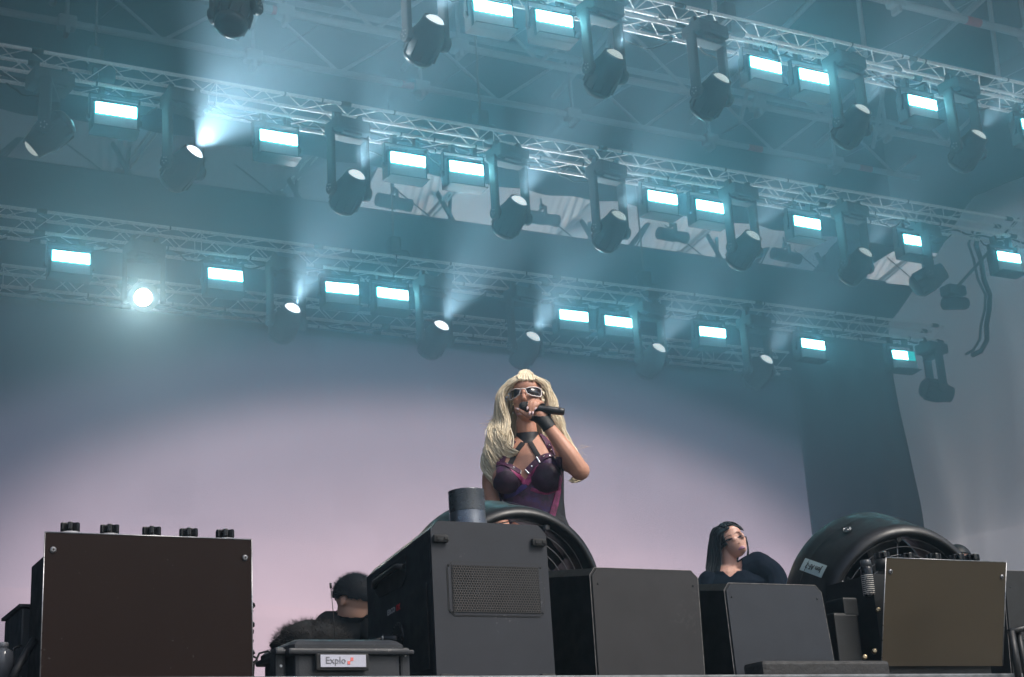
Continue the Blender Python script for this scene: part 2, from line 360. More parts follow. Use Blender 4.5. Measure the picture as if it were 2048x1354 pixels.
# ================================================================== TRUSSES
U_CHORD = unit_cyl('chord', M_ALU, 12); U_BRACE = unit_cyl('brace', M_ALU, 6)
U_TAPE = unit_cyl('tape', M_RED, 12); U_SLEEVE = MB().lathe([(-.05, .027), (.05, .027)], (0, 0, 0), (1, 0, 0), 10).mesh('joint_sleeve'); U_SLEEVE.materials.append(M_FIX)
def truss(label, xa, xb, y, zt, h=0.225, d=0.235, per=0.48):
    t = thing('lighting_truss', label, 'truss', (xa, y, Z0 + zt), group='box trusses across the stage')
    n = max(2, round((xb - xa) / per)); per = (xb - xa) / n; L = xb - xa
    for yy in (0, d):
        for zz in (0, -h): link_mesh('chord', U_CHORD, t, seg_matrix((0, yy, zz), (L, yy, zz), 0.0180))
    r = 0.0052
    for i in range(n):
        a, mid, c = i * per, (i + .5) * per, (i + 1) * per
        for (p, q) in (((a, 0, 0), (mid, 0, -h)), ((mid, 0, -h), (c, 0, 0)),            # front lacing
                       ((a, d, -h), (mid, d, 0)), ((mid, d, 0), (c, d, -h)),            # rear lacing
                       ((a, 0, -h), (mid, d, -h)), ((mid, d, -h), (c, 0, -h)),          # underside lacing
                       ((a, d, 0), (mid, 0, 0)), ((mid, 0, 0), (c, d, 0))):             # top lacing
            link_mesh('brace', U_BRACE, t, seg_matrix(p, q, r))
    # end frames every section of three metres, with the black sleeves of the joints
    x = 0.02
    while x < L:
        for yy in (0, d): link_mesh('brace', U_BRACE, t, seg_matrix((x, yy, 0), (x, yy, -h), r))
        for zz in (0, -h): link_mesh('brace', U_BRACE, t, seg_matrix((x, 0, zz), (x, d, zz), r))
        x += 2.88
    x = 1.3
    while x < L - .1:
        for yy in (0, d):
            for zz in (0, -h): link_mesh('joint_sleeve', U_SLEEVE, t, Matrix.Translation((x + random.uniform(-.03, .03), yy, zz)))
        x += 2.88
    # a cable run lashed along the rear bottom chord
    b = MB(); pts = []
    for i in range(int(L / .12)):
        pts.append((i * .12, d - .05 + .015 * math.sin(i * .8), -h + .03 + .014 * math.sin(i * 1.7 + y) + .012 * random.random()))
    b.tube(pts, .013, 6); b.build('cable', M_CABLE, t)
    x = .4
    while x < L - .8:                       # slack cable loops between the fixtures
        w_ = random.uniform(.3, .7); s_ = random.uniform(.05, .16); yo = random.choice((0.02, d - .02)); b = MB()
        b.tube([(x + w_ * k / 9, yo + .02 * math.sin(k * 2 + x), -h - .015 - s_ * (1 - (k / 4.5 - 1) ** 2)) for k in range(10)], .008, 6); b.build('cable_loop', M_CABLE, t); x += w_ + random.uniform(.1, .6)
    b = MB()
    for i in range(int(L / .55)):
        x = .2 + i * .55 + random.uniform(-.12, .12)
        for yy, zz in ((0, 0), (0, -h), (d, -h)):
            if random.random() < .55: b.lathe([(-.008, .0235), (.008, .0235)], (x + random.uniform(-.1, .1), yy, zz), (1, 0, 0), 8)
    o = b.build('cable_ties', M_CABLE, t); o['kind'] = 'stuff'
    return t
R1, R2, R3, R4 = 10.65, 12.70, 14.66, 15.02
truss('pale box truss nearest the audience, crossing the top right corner', 3.6, 13.7, R1, 7.46)
truss('pale box truss in the middle, from the left edge across below the front one', 1.05, 14.95, R2, 6.945)
truss('pale box truss nearest the screen carrying the lowest row of strobes', 1.5, 14.45, R3, 6.265)
truss('dim box truss tucked behind the lowest one, right above the screen', 2.55, 12.4, R4 + .35, 5.93)

# ================================================================== STROBES
M_STROBE = emit('strobe_glow', (0.30, 0.90, 1.0), 34.0)
M_STROBE_RIM = emit('strobe_teal_rim', (0.0, 0.62, 0.60), 1.1)
M_PLATE = mat('strobe_grey_plate', (0.40, 0.42, 0.42), 0.35, var=0.1, scale=9, rvar=.15)
def make_strobe(name, partial=False):
    t = thing(name, '', 'strobe light')
    W, Hs = 0.372, 0.255
    b = MB(); b.box((0, 0.075, 0), (W + .05, 0.14, Hs + .04), bev=.012)
    for k in range(9): b.box((-.16 + k * .04, .152, 0), (.008, .02, .2))
    b.build('housing', M_FIX, t)
    b = MB(); b.box((0, -0.004, 0.060), (W, 0.012, 0.125)); b.build('teal_surround', M_STROBE_RIM, t)
    b = MB(); b.box((-.06 if partial else 0, -0.012, 0.060), ((W - .012) * (.66 if partial else 1), 0.010, 0.108), bev=.004); b.build('lamp_tube', M_STROBE, t)
    b = MB(); b.box((0, -0.003, -0.066), (W, 0.010, 0.118)); b.build('reflector_plate', M_PLATE, t)
    b = MB(); b.box((0, -0.03, -0.140), (W + .03, 0.08, 0.010)); b.build('bottom_lip', M_FIX, t)
    for s in (-1, 1):
        b = MB(); b.box((s * (W / 2 + .035), .07, .10), (.012, .05, .26)); b.build('yoke_arm', M_FIX, t)
        b = MB(); b.lathe([(-.012, .026), (.012, .026)], (s * (W / 2 + .045), .07, 0), (1, 0, 0), 10); b.build('tilt_knob', M_FIX, t)
    b = MB(); b.box((0, .07, .225), (W + .08, .06, .012)); b.build('yoke_bar', M_FIX, t)
    for s in (-1, 1):
        b = MB(); b.box((s * .12, .07, .262), (.05, .07, .07), bev=.008); b.box((s * .12, .07, .315), (.045, .085, .06), bev=.008); b.build('clamp', M_FIX, t)
    return t
ST1 = [(985, 17), (1108, 38), (1530, 131), (1628, 154), (1844, 206), (2068, 254)]
ST2 = [(232, 221), (557, 276), (815, 320), (932, 337), (1324, 396), (1420, 414), (1613, 446), (1831, 482), (2017, 515)]
ST3 = [(142, 515), (451, 550), (684, 577), (785, 588), (1147, 632), (1236, 644), (1424, 665), (1625, 689), (1807, 711)]
proto = make_strobe('strobe_light')
first = True
ordn = ['first', 'second', 'third', 'fourth', 'fifth', 'sixth', 'seventh', 'eighth', 'ninth']
for row, (lst, Y, nm) in enumerate(((ST1, R1, 'nearest truss along the top'), (ST2, R2, 'middle truss'), (ST3, R3, 'lowest truss above the screen'))):
    for i, (px, py) in enumerate(lst):
        part = (row == 2 and i == 8)
        t = proto if first else (make_strobe('strobe_light', True) if part else copy_tree(proto)); first = False
        p = P(px, py, Y - .02); t.location = p - Vector((0, 0, .060)); t.rotation_euler = (R(random.uniform(-4, 3)), R(random.uniform(-.6, .6)), R(random.uniform(-2, 2)))
        lab = f'teal-white strobe on the {nm}, {ordn[i]} from the left'
        if part: lab = 'half-lit small strobe at the right end of the lowest truss'
        tag(t, lab, 'strobe light', 'strobes hanging from the trusses')

# ================================================================== MOVING HEADS
M_LENS = mat('lens_glass', (0.55, 0.58, 0.58), 0.15, var=.05)
M_CAP = mat('head_cover_grey', (0.05, 0.052, 0.055), 0.35)
def lens_mat(name, col, s): return emit(name, col, s)
M_L_DIM = emit('lens_dim', (0.80, 0.86, 0.80), 0.5)
M_L_MID = emit('lens_mid', (0.86, 0.92, 0.92), 1.0)
M_L_HOT = emit('lens_hot', (0.95, 0.97, 1.0), 2.4)
M_L_STAR = emit('lens_star', (1.0, 0.80, 0.42), 22.0)
MH_MESH = {}
def mh_mesh(key, fn, material):
    if key not in MH_MESH:
        b = MB(); fn(b); me = b.mesh(key); me.materials.append(material); MH_MESH[key] = me
    return MH_MESH[key]
def moving_head(label, lens, top, aim, lmat, watts=0.0, cone=70, col=(0.85, 0.92, 1.0), blend=1.0):
    """lens: world point of the lens; top: height of the chord it hangs from; aim: pointing direction"""
    aim = Vector(aim).normalized()
    piv = Vector(lens) - aim * 0.20
    t = thing('moving_head_light', label, 'stage light', (piv.x, piv.y, top), group='moving head lights on the trusses')
    h = top - piv.z                                 # pivot below the chord
    pan = math.atan2(aim.x, -aim.y)
    zr = Matrix.Rotation(pan, 4, 'Z')
    def base(b):
        b.box((0, 0, -.115), (.36, .26, .13), bev=.018); b.box((0, 0, -.19), (.20, .20, .03), bev=.01)
        b.box((0, -.132, -.115), (.12, .006, .06))
    o = link_mesh('base', mh_mesh('base', base, M_HEAD), t, Matrix.Rotation(R(8), 4, 'Z'))
    def clamp(b):
        b.box((0, 0, -.03), (.05, .09, .05), bev=.008); b.box((0, 0, .0), (.046, .07, .06), bev=.008)
    for s in (-1, 1): link_mesh('clamp', mh_mesh('clamp', clamp, M_HEAD), t, Matrix.Translation((s * .12, 0, 0)))
    yh = h - .19
    for s in (-1, 1):
        b = MB(); prof = [(.165, -.045), (.165, .045), (.165, .055)]
        b.box((s * .185, 0, -.20 - yh / 2), (.045, .11, yh + .10), bev=.02)
        b.lathe([(-.026, .065), (.026, .065)], (s * .187, 0, -h), (1, 0, 0), 16)
        o = b.build('yoke_arm', M_HEAD, t); o.matrix_local = zr
        def hub(b):
            for k in range(5):
                q = k * 1.2566; b.lathe([(-.004, .006), (.004, .006)], (.0, .028 * math.cos(q), .028 * math.sin(q)), (1, 0, 0), 6)
        link_mesh('hub_screws', mh_mesh('hub_screws', hub, M_STEEL), t, zr @ Matrix.Translation((s * .217, 0, -h)))
    b = MB(); b.box((0, 0, -.205), (.415, .12, .035), bev=.015); o = b.build('yoke_bridge', M_HEAD, t); o.matrix_local = zr
    q = aim.to_track_quat('Z', 'Y').to_matrix().to_4x4()
    M = Matrix.Translation((0, 0, -h)) @ q
    def head(b):
        b.lathe([(-.215, .060), (-.205, .095), (-.16, .132), (-.05, .148), (.04, .142), (.10, .118), (.165, .104), (.19, .100), (.186, .088), (.15, .082)], (0, 0, 0), (0, 0, 1), 28)
        for k in range(10):
            q2 = k * .628; b.box((.142 * math.cos(q2), .142 * math.sin(q2), -.08), (.018, .012, .16), Euler((0, 0, q2)))
    hd = link_mesh('head', mh_mesh('head', head, M_HEAD), t, M)
    def cover(b):
        b.lathe([(-.232, .03), (-.228, .085), (-.205, .118), (-.165, .137), (-.165, .130), (-.2, .1)], (0, 0, 0), (0, 0, 1), 28)
    link_mesh('rear_cover', mh_mesh('rear_cover', cover, M_CAP), t, M)
    def dome(b):
        b.lathe([(.155, .088), (.178, .082), (.195, .068), (.207, .045), (.212, .018), (.2125, .002)], (0, 0, 0), (0, 0, 1), 24)
    link_mesh('lens', mh_mesh('lens_' + lmat.name, dome, lmat), t, M)
    if watts:
        ld = bpy.data.lights.new('lamp', 'SPOT'); ld.energy = watts; ld.spot_size = R(cone); ld.spot_blend = blend; ld.color = col; ld.shadow_soft_size = .05
        lo = bpy.data.objects.new('lamp', ld); C.objects.link(lo); lo.parent = t
        lo.matrix_local = Matrix.Translation(Vector((0, 0, -h)) + aim * .24) @ (-aim).to_track_quat('Z', 'Y').to_matrix().to_4x4()
    return t
UP = (0.10, -0.75, 0.55)
c1, c2, c3 = Z0 + 7.235, Z0 + 6.72, Z0 + 6.04
MH = [  # px, py, row Y, chord z, lens, watts, label, aim
 (480, -8, R1, c1, M_L_DIM, 0, 'dark moving head light cut off by the top edge in the left half', (0.3, .3, .9)),
 (872, 36, R1, c1, M_L_MID, 18, 'pale-lensed moving head left of the two strobes at the top centre', UP),
 (1232, 105, R1, c1, M_L_DIM, 10, 'dim yellowish moving head right of the two strobes at the top centre', UP),
 (1445, 153, R1, c1, M_L_DIM, 12, 'moving head left of the strobe pair at the upper right', UP),
 (1727, 215, R1, c1, M_L_DIM, 12, 'moving head right of the strobe pair at the upper right', UP),
 (1960, 266, R1, c1, M_L_DIM, 12, 'moving head at the right edge of the nearest truss', UP),
 (60, 300, R2, c2, M_L_DIM, 0, 'dark moving head near the left edge, on the middle truss', (-.5, .2, -.5)),
 (392, 300, R2, c2, M_L_HOT, 101, 'moving head throwing a wide bright beam upwards, left on the middle truss', (0.35, -0.75, 0.55)),
 (715, 346, R2, c2, M_L_MID, 25, 'moving head beside the short gap left of the centre strobes, middle truss', UP),
 (1040, 398, R2, c2, M_L_MID, 22, 'moving head just right of the centre strobe pair on the middle truss', UP),
 (1240, 428, R2, c2, M_L_DIM, 18, 'moving head left of the strobe with the bright white plate, middle truss', UP),
 (1508, 468, R2, c2, M_L_DIM, 14, 'moving head between two strobes above the white tarp, middle truss', UP),
 (1733, 502, R2, c2, M_L_DIM, 12, 'moving head before the last white tarp opening, middle truss', UP),
 (286, 595, R3, c3, M_L_STAR, 4.5, 'dazzling warm moving head shining straight at the viewer on the left', (-0.245, -0.85, -0.33)),
 (587, 613, R3, c3, M_L_HOT, 30, 'small bright moving head between second and third strobes of the lowest truss', UP),
 (885, 648, R3, c3, M_L_HOT, 30, 'bright moving head right of the strobe pair on the lowest truss', UP),
 (1068, 670, R3, c3, M_L_MID, 26, 'bright moving head above the singer on the lowest truss', UP),
 (1320, 693, R3, c3, M_L_MID, 16, 'moving head right of the second strobe pair on the lowest truss', UP),
 (1535, 716, R3, c3, M_L_MID, 14, 'moving head near the right end of the lowest truss', UP),
 (1905, 790, R3, c3, M_L_DIM, 0, 'dark moving head hanging before the pale side cloth, right end of the lowest truss', (0.85, -0.3, -0.25)),
 (1890, 540, R2, c2, M_L_DIM, 0, 'dark moving head at the right end of the middle truss', (0.6, -.5, 0.35)),
]
for (px, py, Y, ch, lm, wt, lab, aim) in MH:
    p = P(px, py, Y - (.30 if wt else .05))
    tp = ch
    moving_head(lab, p, tp, aim, lm, wt * (10 if wt > 100 else 18), 96 if wt > 100 else 64, (1.0, .95, .85) if lm is M_L_STAR else (0.90, 0.96, 1.0))

# ================================================================== GEAR ALONG THE STAGE EDGE
CAM = Vector((0, 0, EYE))
RIGHT = ROT @ Vector((1, 0, 0)); UPV = ROT @ Vector((0, 1, 0))
def text_part(name, s, size, material, parent, mw, bold=0.0):
    cu = bpy.data.curves.new(name, 'FONT'); cu.body = s; cu.size = size; cu.extrude = 0.0006; cu.offset = bold; cu.resolution_u = 2
    tmp = bpy.data.objects.new(name, cu); C.objects.link(tmp)
    dg = bpy.context.evaluated_depsgraph_get(); me = bpy.data.meshes.new_from_object(tmp.evaluated_get(dg))
    bpy.data.objects.remove(tmp); me.materials.clear(); me.materials.append(material)
    o = bpy.data.objects.new(name, me); C.objects.link(o)
    o.parent = parent; o.matrix_local = mw
    return o
def frame_matrix(o, xdir, ydir):
    x = Vector(xdir).normalized(); z = x.cross(Vector(ydir)).normalized(); y = z.cross(x)
    m = Matrix((x, y, z)).transposed().to_4x4(); m.translation = Vector(o); return m
def put(b, name, m, parent):
    """build a mesh given in world coordinates as a part of an unrotated thing"""
    o = b.build(name, m); o.parent = parent; o.matrix_parent_inverse = Matrix.Translation(-Vector(parent.location)); return o
def chamfer(x0, x1, z0, z1, y, c, cb=0.0):
    q = [(x0, y, z0 + cb), (x0, y, z1 - c), (x0 + c, y, z1), (x1 - c, y, z1), (x1, y, z1 - c), (x1, y, z0 + cb)]
    if cb: q += [(x1 - cb, y, z0), (x0 + cb, y, z0)]
    return [Vector(p) for p in q]
def loft_body(fr, bk): return MB().ring_loft([fr, bk], cap=True, smooth=False)

# ---- tall grey smoke machine, standing on end
m_face = mat('smoke_machine_grey', (0.023, 0.025, 0.032), 0.5, bump=0.06, bscale=500, var=0.12, scale=5, spec=.35, specks=.25)
m_body = mat('smoke_machine_black', (0.010, 0.011, 0.014), 0.45, bump=0.08, bscale=400)
sm = thing('smoke_machine', 'tall dark grey smoke machine with honeycomb vent and duct on top', 'smoke machine', V(2.05, 4.2, .447))
X0, X1, ZT = 1.867, 2.243, Z0 + .912
fr = chamfer(X0, X1, FLOOR + .002, ZT, 4.006, .026); bk = chamfer(X0, X1, FLOOR + .002, Z0 + .858, 4.47, .026)
put(loft_body(fr, bk), 'casing', m_body, sm)
b = MB(); fp = chamfer(X0 + .001, X1 - .001, FLOOR + .004, ZT - .001, 3.994, .026); b.prism(fp, (0, .010, 0)); put(b, 'front_plate', m_face, sm)
# vent: surround, dark backing, honeycomb sheet
gx0, gx1, gz0, gz1 = 1.912, 2.222, Z0 + .640, Z0 + .796
b = MB(); b.prism(chamfer(gx0, gx1, gz0, gz1, 3.9925, .018, .018), (0, .0015, 0)); put(b, 'vent_gap', M_BLACK, sm)
b = MB(); b.prism(chamfer(gx0 + .003, gx1 - .003, gz0 + .003, gz1 - .003, 3.991, .017, .017), (0, .0012, 0)); put(b, 'vent_surround', m_face, sm)
b = MB(); b.box(((gx0 + gx1) / 2, 3.9903, (gz0 + gz1) / 2), (gx1 - gx0 - .028, .001, gz1 - gz0 - .022)); put(b, 'vent_backing', mat('vent_dark', (.006, .006, .007), .8), sm)
b = MB(); cs = .0080; cols = int((gx1 - gx0 - .026) / cs); rows_ = int((gz1 - gz0 - .022) / (cs * .866))
for j in range(rows_):
    for i in range(cols - (j % 2)):
        cx = gx0 + .014 + cs * (i + .5 + .5 * (j % 2)); cz = gz0 + .012 + cs * .866 * (j + .5)
        ri, ro = cs * .43, cs * .5774
        vs_, fs_ = [], []
        for k in range(6):
            q = R(30 + 60 * k); vs_.append((cx + ro * math.cos(q), 3.988, cz + ro * math.sin(q)))
        for k in range(6):
            q = R(30 + 60 * k); vs_.append((cx + ri * math.cos(q), 3.988, cz + ri * math.sin(q)))
        for k in range(6):
            q = R(30 + 60 * k); vs_.append((cx + ri * math.cos(q), 3.9895, cz + ri * math.sin(q)))
        for k in range(6):
            k2 = (k + 1) % 6; fs_ += [(k, k2, 6 + k2, 6 + k), (6 + k, 6 + k2, 12 + k2, 12 + k)]
        b.add(vs_, fs_)
o = put(b, 'honeycomb_vent', mat('vent_grey', (.045, .041, .040), .5), sm); o['kind'] = 'stuff'
for (fx, fz) in ((1.895, .858), (2.212, .858), (1.897, .468), (2.214, .468)):
    b = MB(); b.box((fx, 3.986, Z0 + fz), (.048, .016, .023), bev=.007); b.box((fx - .012, 3.977, Z0 + fz), (.008, .003, .009)); b.box((fx + .013, 3.977, Z0 + fz), (.012, .003, .007))
    put(b, 'rubber_foot', M_RUBBER, sm)
for (fx, fz) in ((gx0 + .007, gz1 - .012), (gx1 - .007, gz1 - .012), (gx0 + .007, gz0 + .014), (gx1 - .007, gz0 + .014)):
    b = MB(); b.lathe([(0, .0035), (.002, .0028)], (fx, 3.991, Z0 * 0 + fz), (0, -1, 0), 8); put(b, 'screw', M_BLACKG, sm)
# duct
m_duct = mat('blued_sheet_duct', (0.15, 0.165, 0.19), 0.3, metal=0.75, var=0.3, scale=9)
dc = V(2.062, 4.14, .885)
b = MB(); b.lathe([(-.03, .061), (.03, .0605), (.066, .0545), (.09, .0535)], dc, (-.02, 0, 1), 32, cap=False); put(b, 'duct', m_duct, sm)
b = MB(); b.lathe([(.088, .0545), (.092, .0550), (.15, .0540), (.153, .0545), (.153, .051), (.09, .050)], dc, (-.02, 0, 1), 32, cap=False); put(b, 'duct_collar', mat('duct_collar', (.11, .12, .135), .28, metal=.75, var=.2, scale=14), sm)
# left flank: hand slot, label, connector, vent
sx = X0 - .001
b = MB(); b.prism([(sx, 4.17, Z0 + .845), (sx, 4.40, Z0 + .822), (sx, 4.40, Z0 + .775), (sx, 4.37, Z0 + .752), (sx, 4.20, Z0 + .758), (sx, 4.17, Z0 + .780)], (-.002, 0, 0)); put(b, 'hand_slot', mat('slot_dark', (.006, .006, .007), .8), sm)
b = MB(); b.tube([(sx - .006, 4.17, Z0 + .81), (sx - .016, 4.2, Z0 + .815), (sx - .016, 4.37, Z0 + .798), (sx - .006, 4.4, Z0 + .79)], .009, 8); put(b, 'handle', M_BLACK, sm)
b = MB(); b.prism([(sx, 4.03, Z0 + .74), (sx, 4.15, Z0 + .72), (sx, 4.15, Z0 + .5), (sx, 4.03, Z0 + .5)], (-.003, 0, 0)); put(b, 'side_panel', M_BLACK, sm)
mw = frame_matrix(Vector((sx - .001, 4.315, Z0 + .690)) - sm.location, (0, -1, .06), (0, 0, 1))
text_part('lettering', 'ERCO', .022, mat('grey_print', (.35, .35, .36), .5), sm, mw, .0006)
mw = frame_matrix(Vector((sx - .001, 4.247, Z0 + .694)) - sm.location, (0, -1, .06), (0, 0, 1))
text_part('lettering', 'FX', .022, mat('red_print', (.5, .02, .03), .5), sm, mw, .0012)
cp = Vector((sx, 4.24, Z0 + .607))
b = MB(); b.lathe([(0, .040), (.004, .039), (.006, .030)], cp + Vector((0, 0, .012)), (-1, 0, 0), 24)
for k in range(16):
    q = k * .3927; b.box(cp + Vector((-.006, .034 * math.cos(q), .012 + .034 * math.sin(q))), (.004, .006, .006))
put(b, 'dial_plate', M_BLACKG, sm)
b = MB(); b.lathe([(0, .017), (.02, .017), (.022, .014), (.05, .014)], cp, (-1, .1, .1), 16); put(b, 'connector', M_BLACKG, sm)
b = MB(); b.lathe([(.05, .010), (.053, .008)], cp, (-1, .1, .1), 12); put(b, 'connector_tip', M_STEEL, sm)
b = MB(); b.tube([cp + Vector((-.05, .005, .005)), cp + Vector((-.08, .03, .0)), cp + Vector((-.08, .07, -.06)), cp + Vector((-.04, .1, -.155))], .005, 6); put(b, 'power_lead', M_CABLE, sm)

# ---- drum fans
m_drum = mat('fan_drum_black', (0.009, 0.0095, 0.011), 0.42, bump=0.06, bscale=200, coat=.12)
def drum_fan(label, back_px, y_back, off, depth, spin, closed=False):
    bc = P(*back_px, y_back)
    tocam = (CAM - bc).normalized()
    ax = (tocam * math.sqrt(max(.01, 1 - (off[0] ** 2 + off[1] ** 2) / depth ** 2)) * depth + RIGHT * off[0] - UPV * off[1]).normalized()
    t = thing('drum_fan', label, 'fan', (bc.x + ax.x * .15, bc.y + ax.y * .15, FLOOR), group='drum fans behind the gear')
    Rr = .315
    b = MB(); b.lathe([(0, Rr), (.012, Rr + .004), (.05, Rr), (depth - .05, Rr - .004), (depth - .012, Rr - .010), (depth, Rr - .022), (depth + .004, Rr - .032), (depth - .006, Rr - .042), (depth - .06, Rr - .05), (.02, Rr - .05), (0, Rr - .012)], bc, ax, 72, cap=False)
    put(b, 'drum', m_drum, t)
    a = ax.orthogonal().normalized(); bb = ax.cross(a)
    for k in range(1):
        b = MB(); b.lathe([(.1, Rr + .0035), (.104, Rr + .0045), (.108, Rr + .0035)], bc, ax, 64, cap=False); put(b, 'seam_bead', m_drum, t)
    if closed:
        b = MB(); b.lathe([(.012, Rr - .055), (.02, Rr - .055), (.022, .02)], bc, ax, 40); put(b, 'dark_back_disc', M_BLACK, t)  # solid black disc added so the drum looks dark inside
    # wire guard
    gc = bc + ax * (depth - .03)
    for k in range(9):
        r = .045 + k * .027
        pts = [gc + (a * math.cos(q) + bb * math.sin(q)) * r + ax * (.012 * (1 - (r / .27) ** 2)) for q in [6.2832 * j / 48 for j in range(49)]]
        b = MB(); b.tube(pts, .0021, 5); put(b, 'guard_ring', M_STEEL_D, t)
    for k in range(6):
        q = spin + k * 1.0472; d = a * math.cos(q) + bb * math.sin(q)
        b = MB(); b.tube([gc + d * .03 - ax * .003, gc + d * .272 - ax * .004], .0032, 6); put(b, 'guard_spoke', M_STEEL_D, t)
        b = MB(); b.lathe([(0, .011), (.012, .011), (.014, .007)], gc + d * .262, ax, 10); put(b, 'guard_bolt', M_STEEL_D, t)
    b = MB(); b.lathe([(-.16, .055), (-.05, .062), (-.035, .05), (-.02, .02)], gc, ax, 24); put(b, 'motor', M_BLACK, t)
    for k in range(5):
        q0 = spin * 1.7 + k * 1.2566; rg = []
        for i in range(7):
            r = .055 + .2 * i / 6; tw = .9 - .55 * i / 6; wd = .05 + .05 * math.sin(i / 6 * 2.2); row = []
            d = a * math.cos(q0) + bb * math.sin(q0); tn = ax.cross(d)
            for s in (-1, -.33, .33, 1): row.append(gc - ax * .10 + d * r + (tn * math.cos(tw) + ax * math.sin(tw)) * wd * s - ax * .012 * (1 - s * s))
            rg.append(row)
        rg2 = [[p + ax * .003 for p in reversed(row)] for row in rg]
        b = MB(); b.ring_loft([r1 + r2 for r1, r2 in zip(rg, rg2)], cap=True, smooth=True); put(b, 'blade', mat('fan_blade_grey', (.10, .10, .105), .35), t)
    # floor stand
    side = ax.cross(Vector((0, 0, 1))).normalized(); mid = bc + ax * .15
    for s in (-1, 1):
        top = mid + side * s * (Rr + .018); 
        b = MB(); b.tube([top, Vector((top.x, top.y, FLOOR + .012))], .016, 8); put(b, 'stand_leg', M_BLACK, t)
        b = MB(); b.tube([Vector((top.x, top.y, FLOOR + .014)) - ax * .2, Vector((top.x, top.y, FLOOR + .014)) + ax * .18], .014, 8); 
        for i, v in enumerate(b.v): b.v[i] = (v[0], v[1], max(FLOOR + .001, FLOOR + .014 + (v[2] - FLOOR - .014) * .0 + .012 * math.sin(i)))
        put(b, 'stand_foot', M_BLACK, t)
    b = MB(); b.lathe([(0, .03), (.012, .03), (.03, .018)], mid + side * (Rr - .002), side, 14); put(b, 'pivot_knob', M_BLACKG, t)
    return t, bc, ax, Rr
M_STEEL_D = mat('guard_wire', (.22, .22, .23), .35, metal=.8)
drum_fan('black drum fan behind the smoke machine, below the singer', (968, 1187), 4.80, (.115, .028), .30, .4)
t, bc, ax, Rr = drum_fan('black drum fan with pale taped label, right of the crouching woman', (1725, 1197), 4.50, (.132, .05), .30, .9, True)
# taped label, written upside down, on the upper left of the drum
M_LABEL = mat('pale_tape', (.40, .52, .52), .6, var=.05)
def drum_pt(ang, h, lift): return bc + ax * h + (RIGHT_P * math.cos(ang) + UP_P * math.sin(ang)) * (Rr + lift)
RIGHT_P = (RIGHT - ax * RIGHT.dot(ax)).normalized(); UP_P = ax.cross(RIGHT_P)
if UP_P.dot(UPV) < 0: UP_P = -UP_P
la0, la1, lh0, lh1 = R(147), R(155.5), .07, .235
b = MB(); rg = [[drum_pt(la0 + (la1 - la0) * i / 10, h, .004) for i in range(11)] for h in (lh0, lh1)]
b.ring_loft(rg, cap=False, closed=False); lab = put(b, 'label', M_LABEL, t); lab['label'] = 'pale tape label with handwriting upside down'
pc = drum_pt(R(149.5), lh1 - .022, .0062); tx = (drum_pt(R(152), lh1, 0) - drum_pt(R(150), lh1, 0)).normalized()
mw = frame_matrix(pc - Vector(t.location), -ax, tx)
TXT = text_part('lettering', 'Jem AF-2', .030, mat('ink', (.02, .025, .03), .6), t, mw)
b = MB(); pk = drum_pt(R(118), .16, .004)
b.lathe([(0, .016), (.003, .016)], pk, (pk - (bc + ax * .16)), 16); put(b, 'latch_plate', M_STEEL_D, t)
nn = (pk - (bc + ax * .16)).normalized(); tt = nn.cross(ax)
b = MB(); b.tube([pk + nn * .006 + (ax * math.cos(q) + tt * math.sin(q)) * .013 for q in [6.2832 * j / 14 for j in range(15)]], .002, 5); put(b, 'latch_ring', M_STEEL, t)

# ---- wedge loudspeakers
m_grille = mat('speaker_grille_warm', (0.024, 0.0225, 0.024), 0.55, bump=0.25, bscale=900, var=.14, scale=4, spec=.35, specks=.05)
m_grille2 = mat('speaker_grille_blue', (0.026, 0.030, 0.039), 0.55, bump=0.25, bscale=900, var=.14, scale=4, spec=.35, specks=.05)
m_cab = mat('speaker_cabinet_black', (0.006, 0.0065, 0.007), 0.6, bump=0.2, bscale=250)
m_edge = mat('worn_cabinet_edge', (0.18, 0.17, 0.165), 0.6, var=.7, scale=60)
def wedge(label, x0, x1, x0b, x1b, zt, yb, ztb, gm, y=4.0, c=.022):
    t = thing('wedge_speaker', label, 'speaker', V((x0 + x1) / 2, y + .15, .447), group='wedge speakers along the stage edge')
    def poly(xa, xb, xab, xbb, top, yy, cc, z0=FLOOR + .002):
        return [Vector(p) for p in ((xab, yy, z0), (xa, yy, top - cc), (xa + cc * .8, yy, top), (xb - cc, yy, top), (xb, yy, top - cc), (xbb, yy, z0))]
    fr = poly(x0, x1, x0b, x1b, Z0 + zt, y + .012, c); bk = poly(x0, x1, x0b, x1b, Z0 + ztb, yb, c)
    put(loft_body(fr, bk), 'cabinet', m_cab, t)
    p0 = poly(x0 + .0, x1 - .0, x0b, x1b, Z0 + zt, y + .004, c); b = MB(); b.prism(p0, (0, .008, 0)); put(b, 'frame', M_BLACK, t)
    i = .0045; p1 = poly(x0 + i, x1 - i, x0b + i, x1b - i, Z0 + zt - i, y - .001, c - .002, FLOOR + .006); b = MB(); b.prism(p1, (0, .005, 0)); put(b, 'grille', gm, t)
    b = MB(); e = poly(x0 - .0006, x1 + .0006, x0b - .0006, x1b + .0006, Z0 + zt + .0006, y + .004, c)
    b.tube(e, .0011, 5, cap=False); put(b, 'worn_edge', m_edge, t)
    for (u, v) in ((.06, .08), (.94, .08), (.06, .86), (.94, .86)):
        px_ = x0 + (x1 - x0) * u; b = MB(); b.lathe([(0, .0035), (.0022, .0028)], (px_, y - .001, Z0 + .447 + (zt - .447) * v), (0, -1, 0), 8); put(b, 'screw', M_BLACKG, t)
    return t
wedge('wedge speaker with flat brownish grey grille beside the smoke machine', 2.388, 2.772, 2.386, 2.764, .792, 4.30, .835, m_grille)
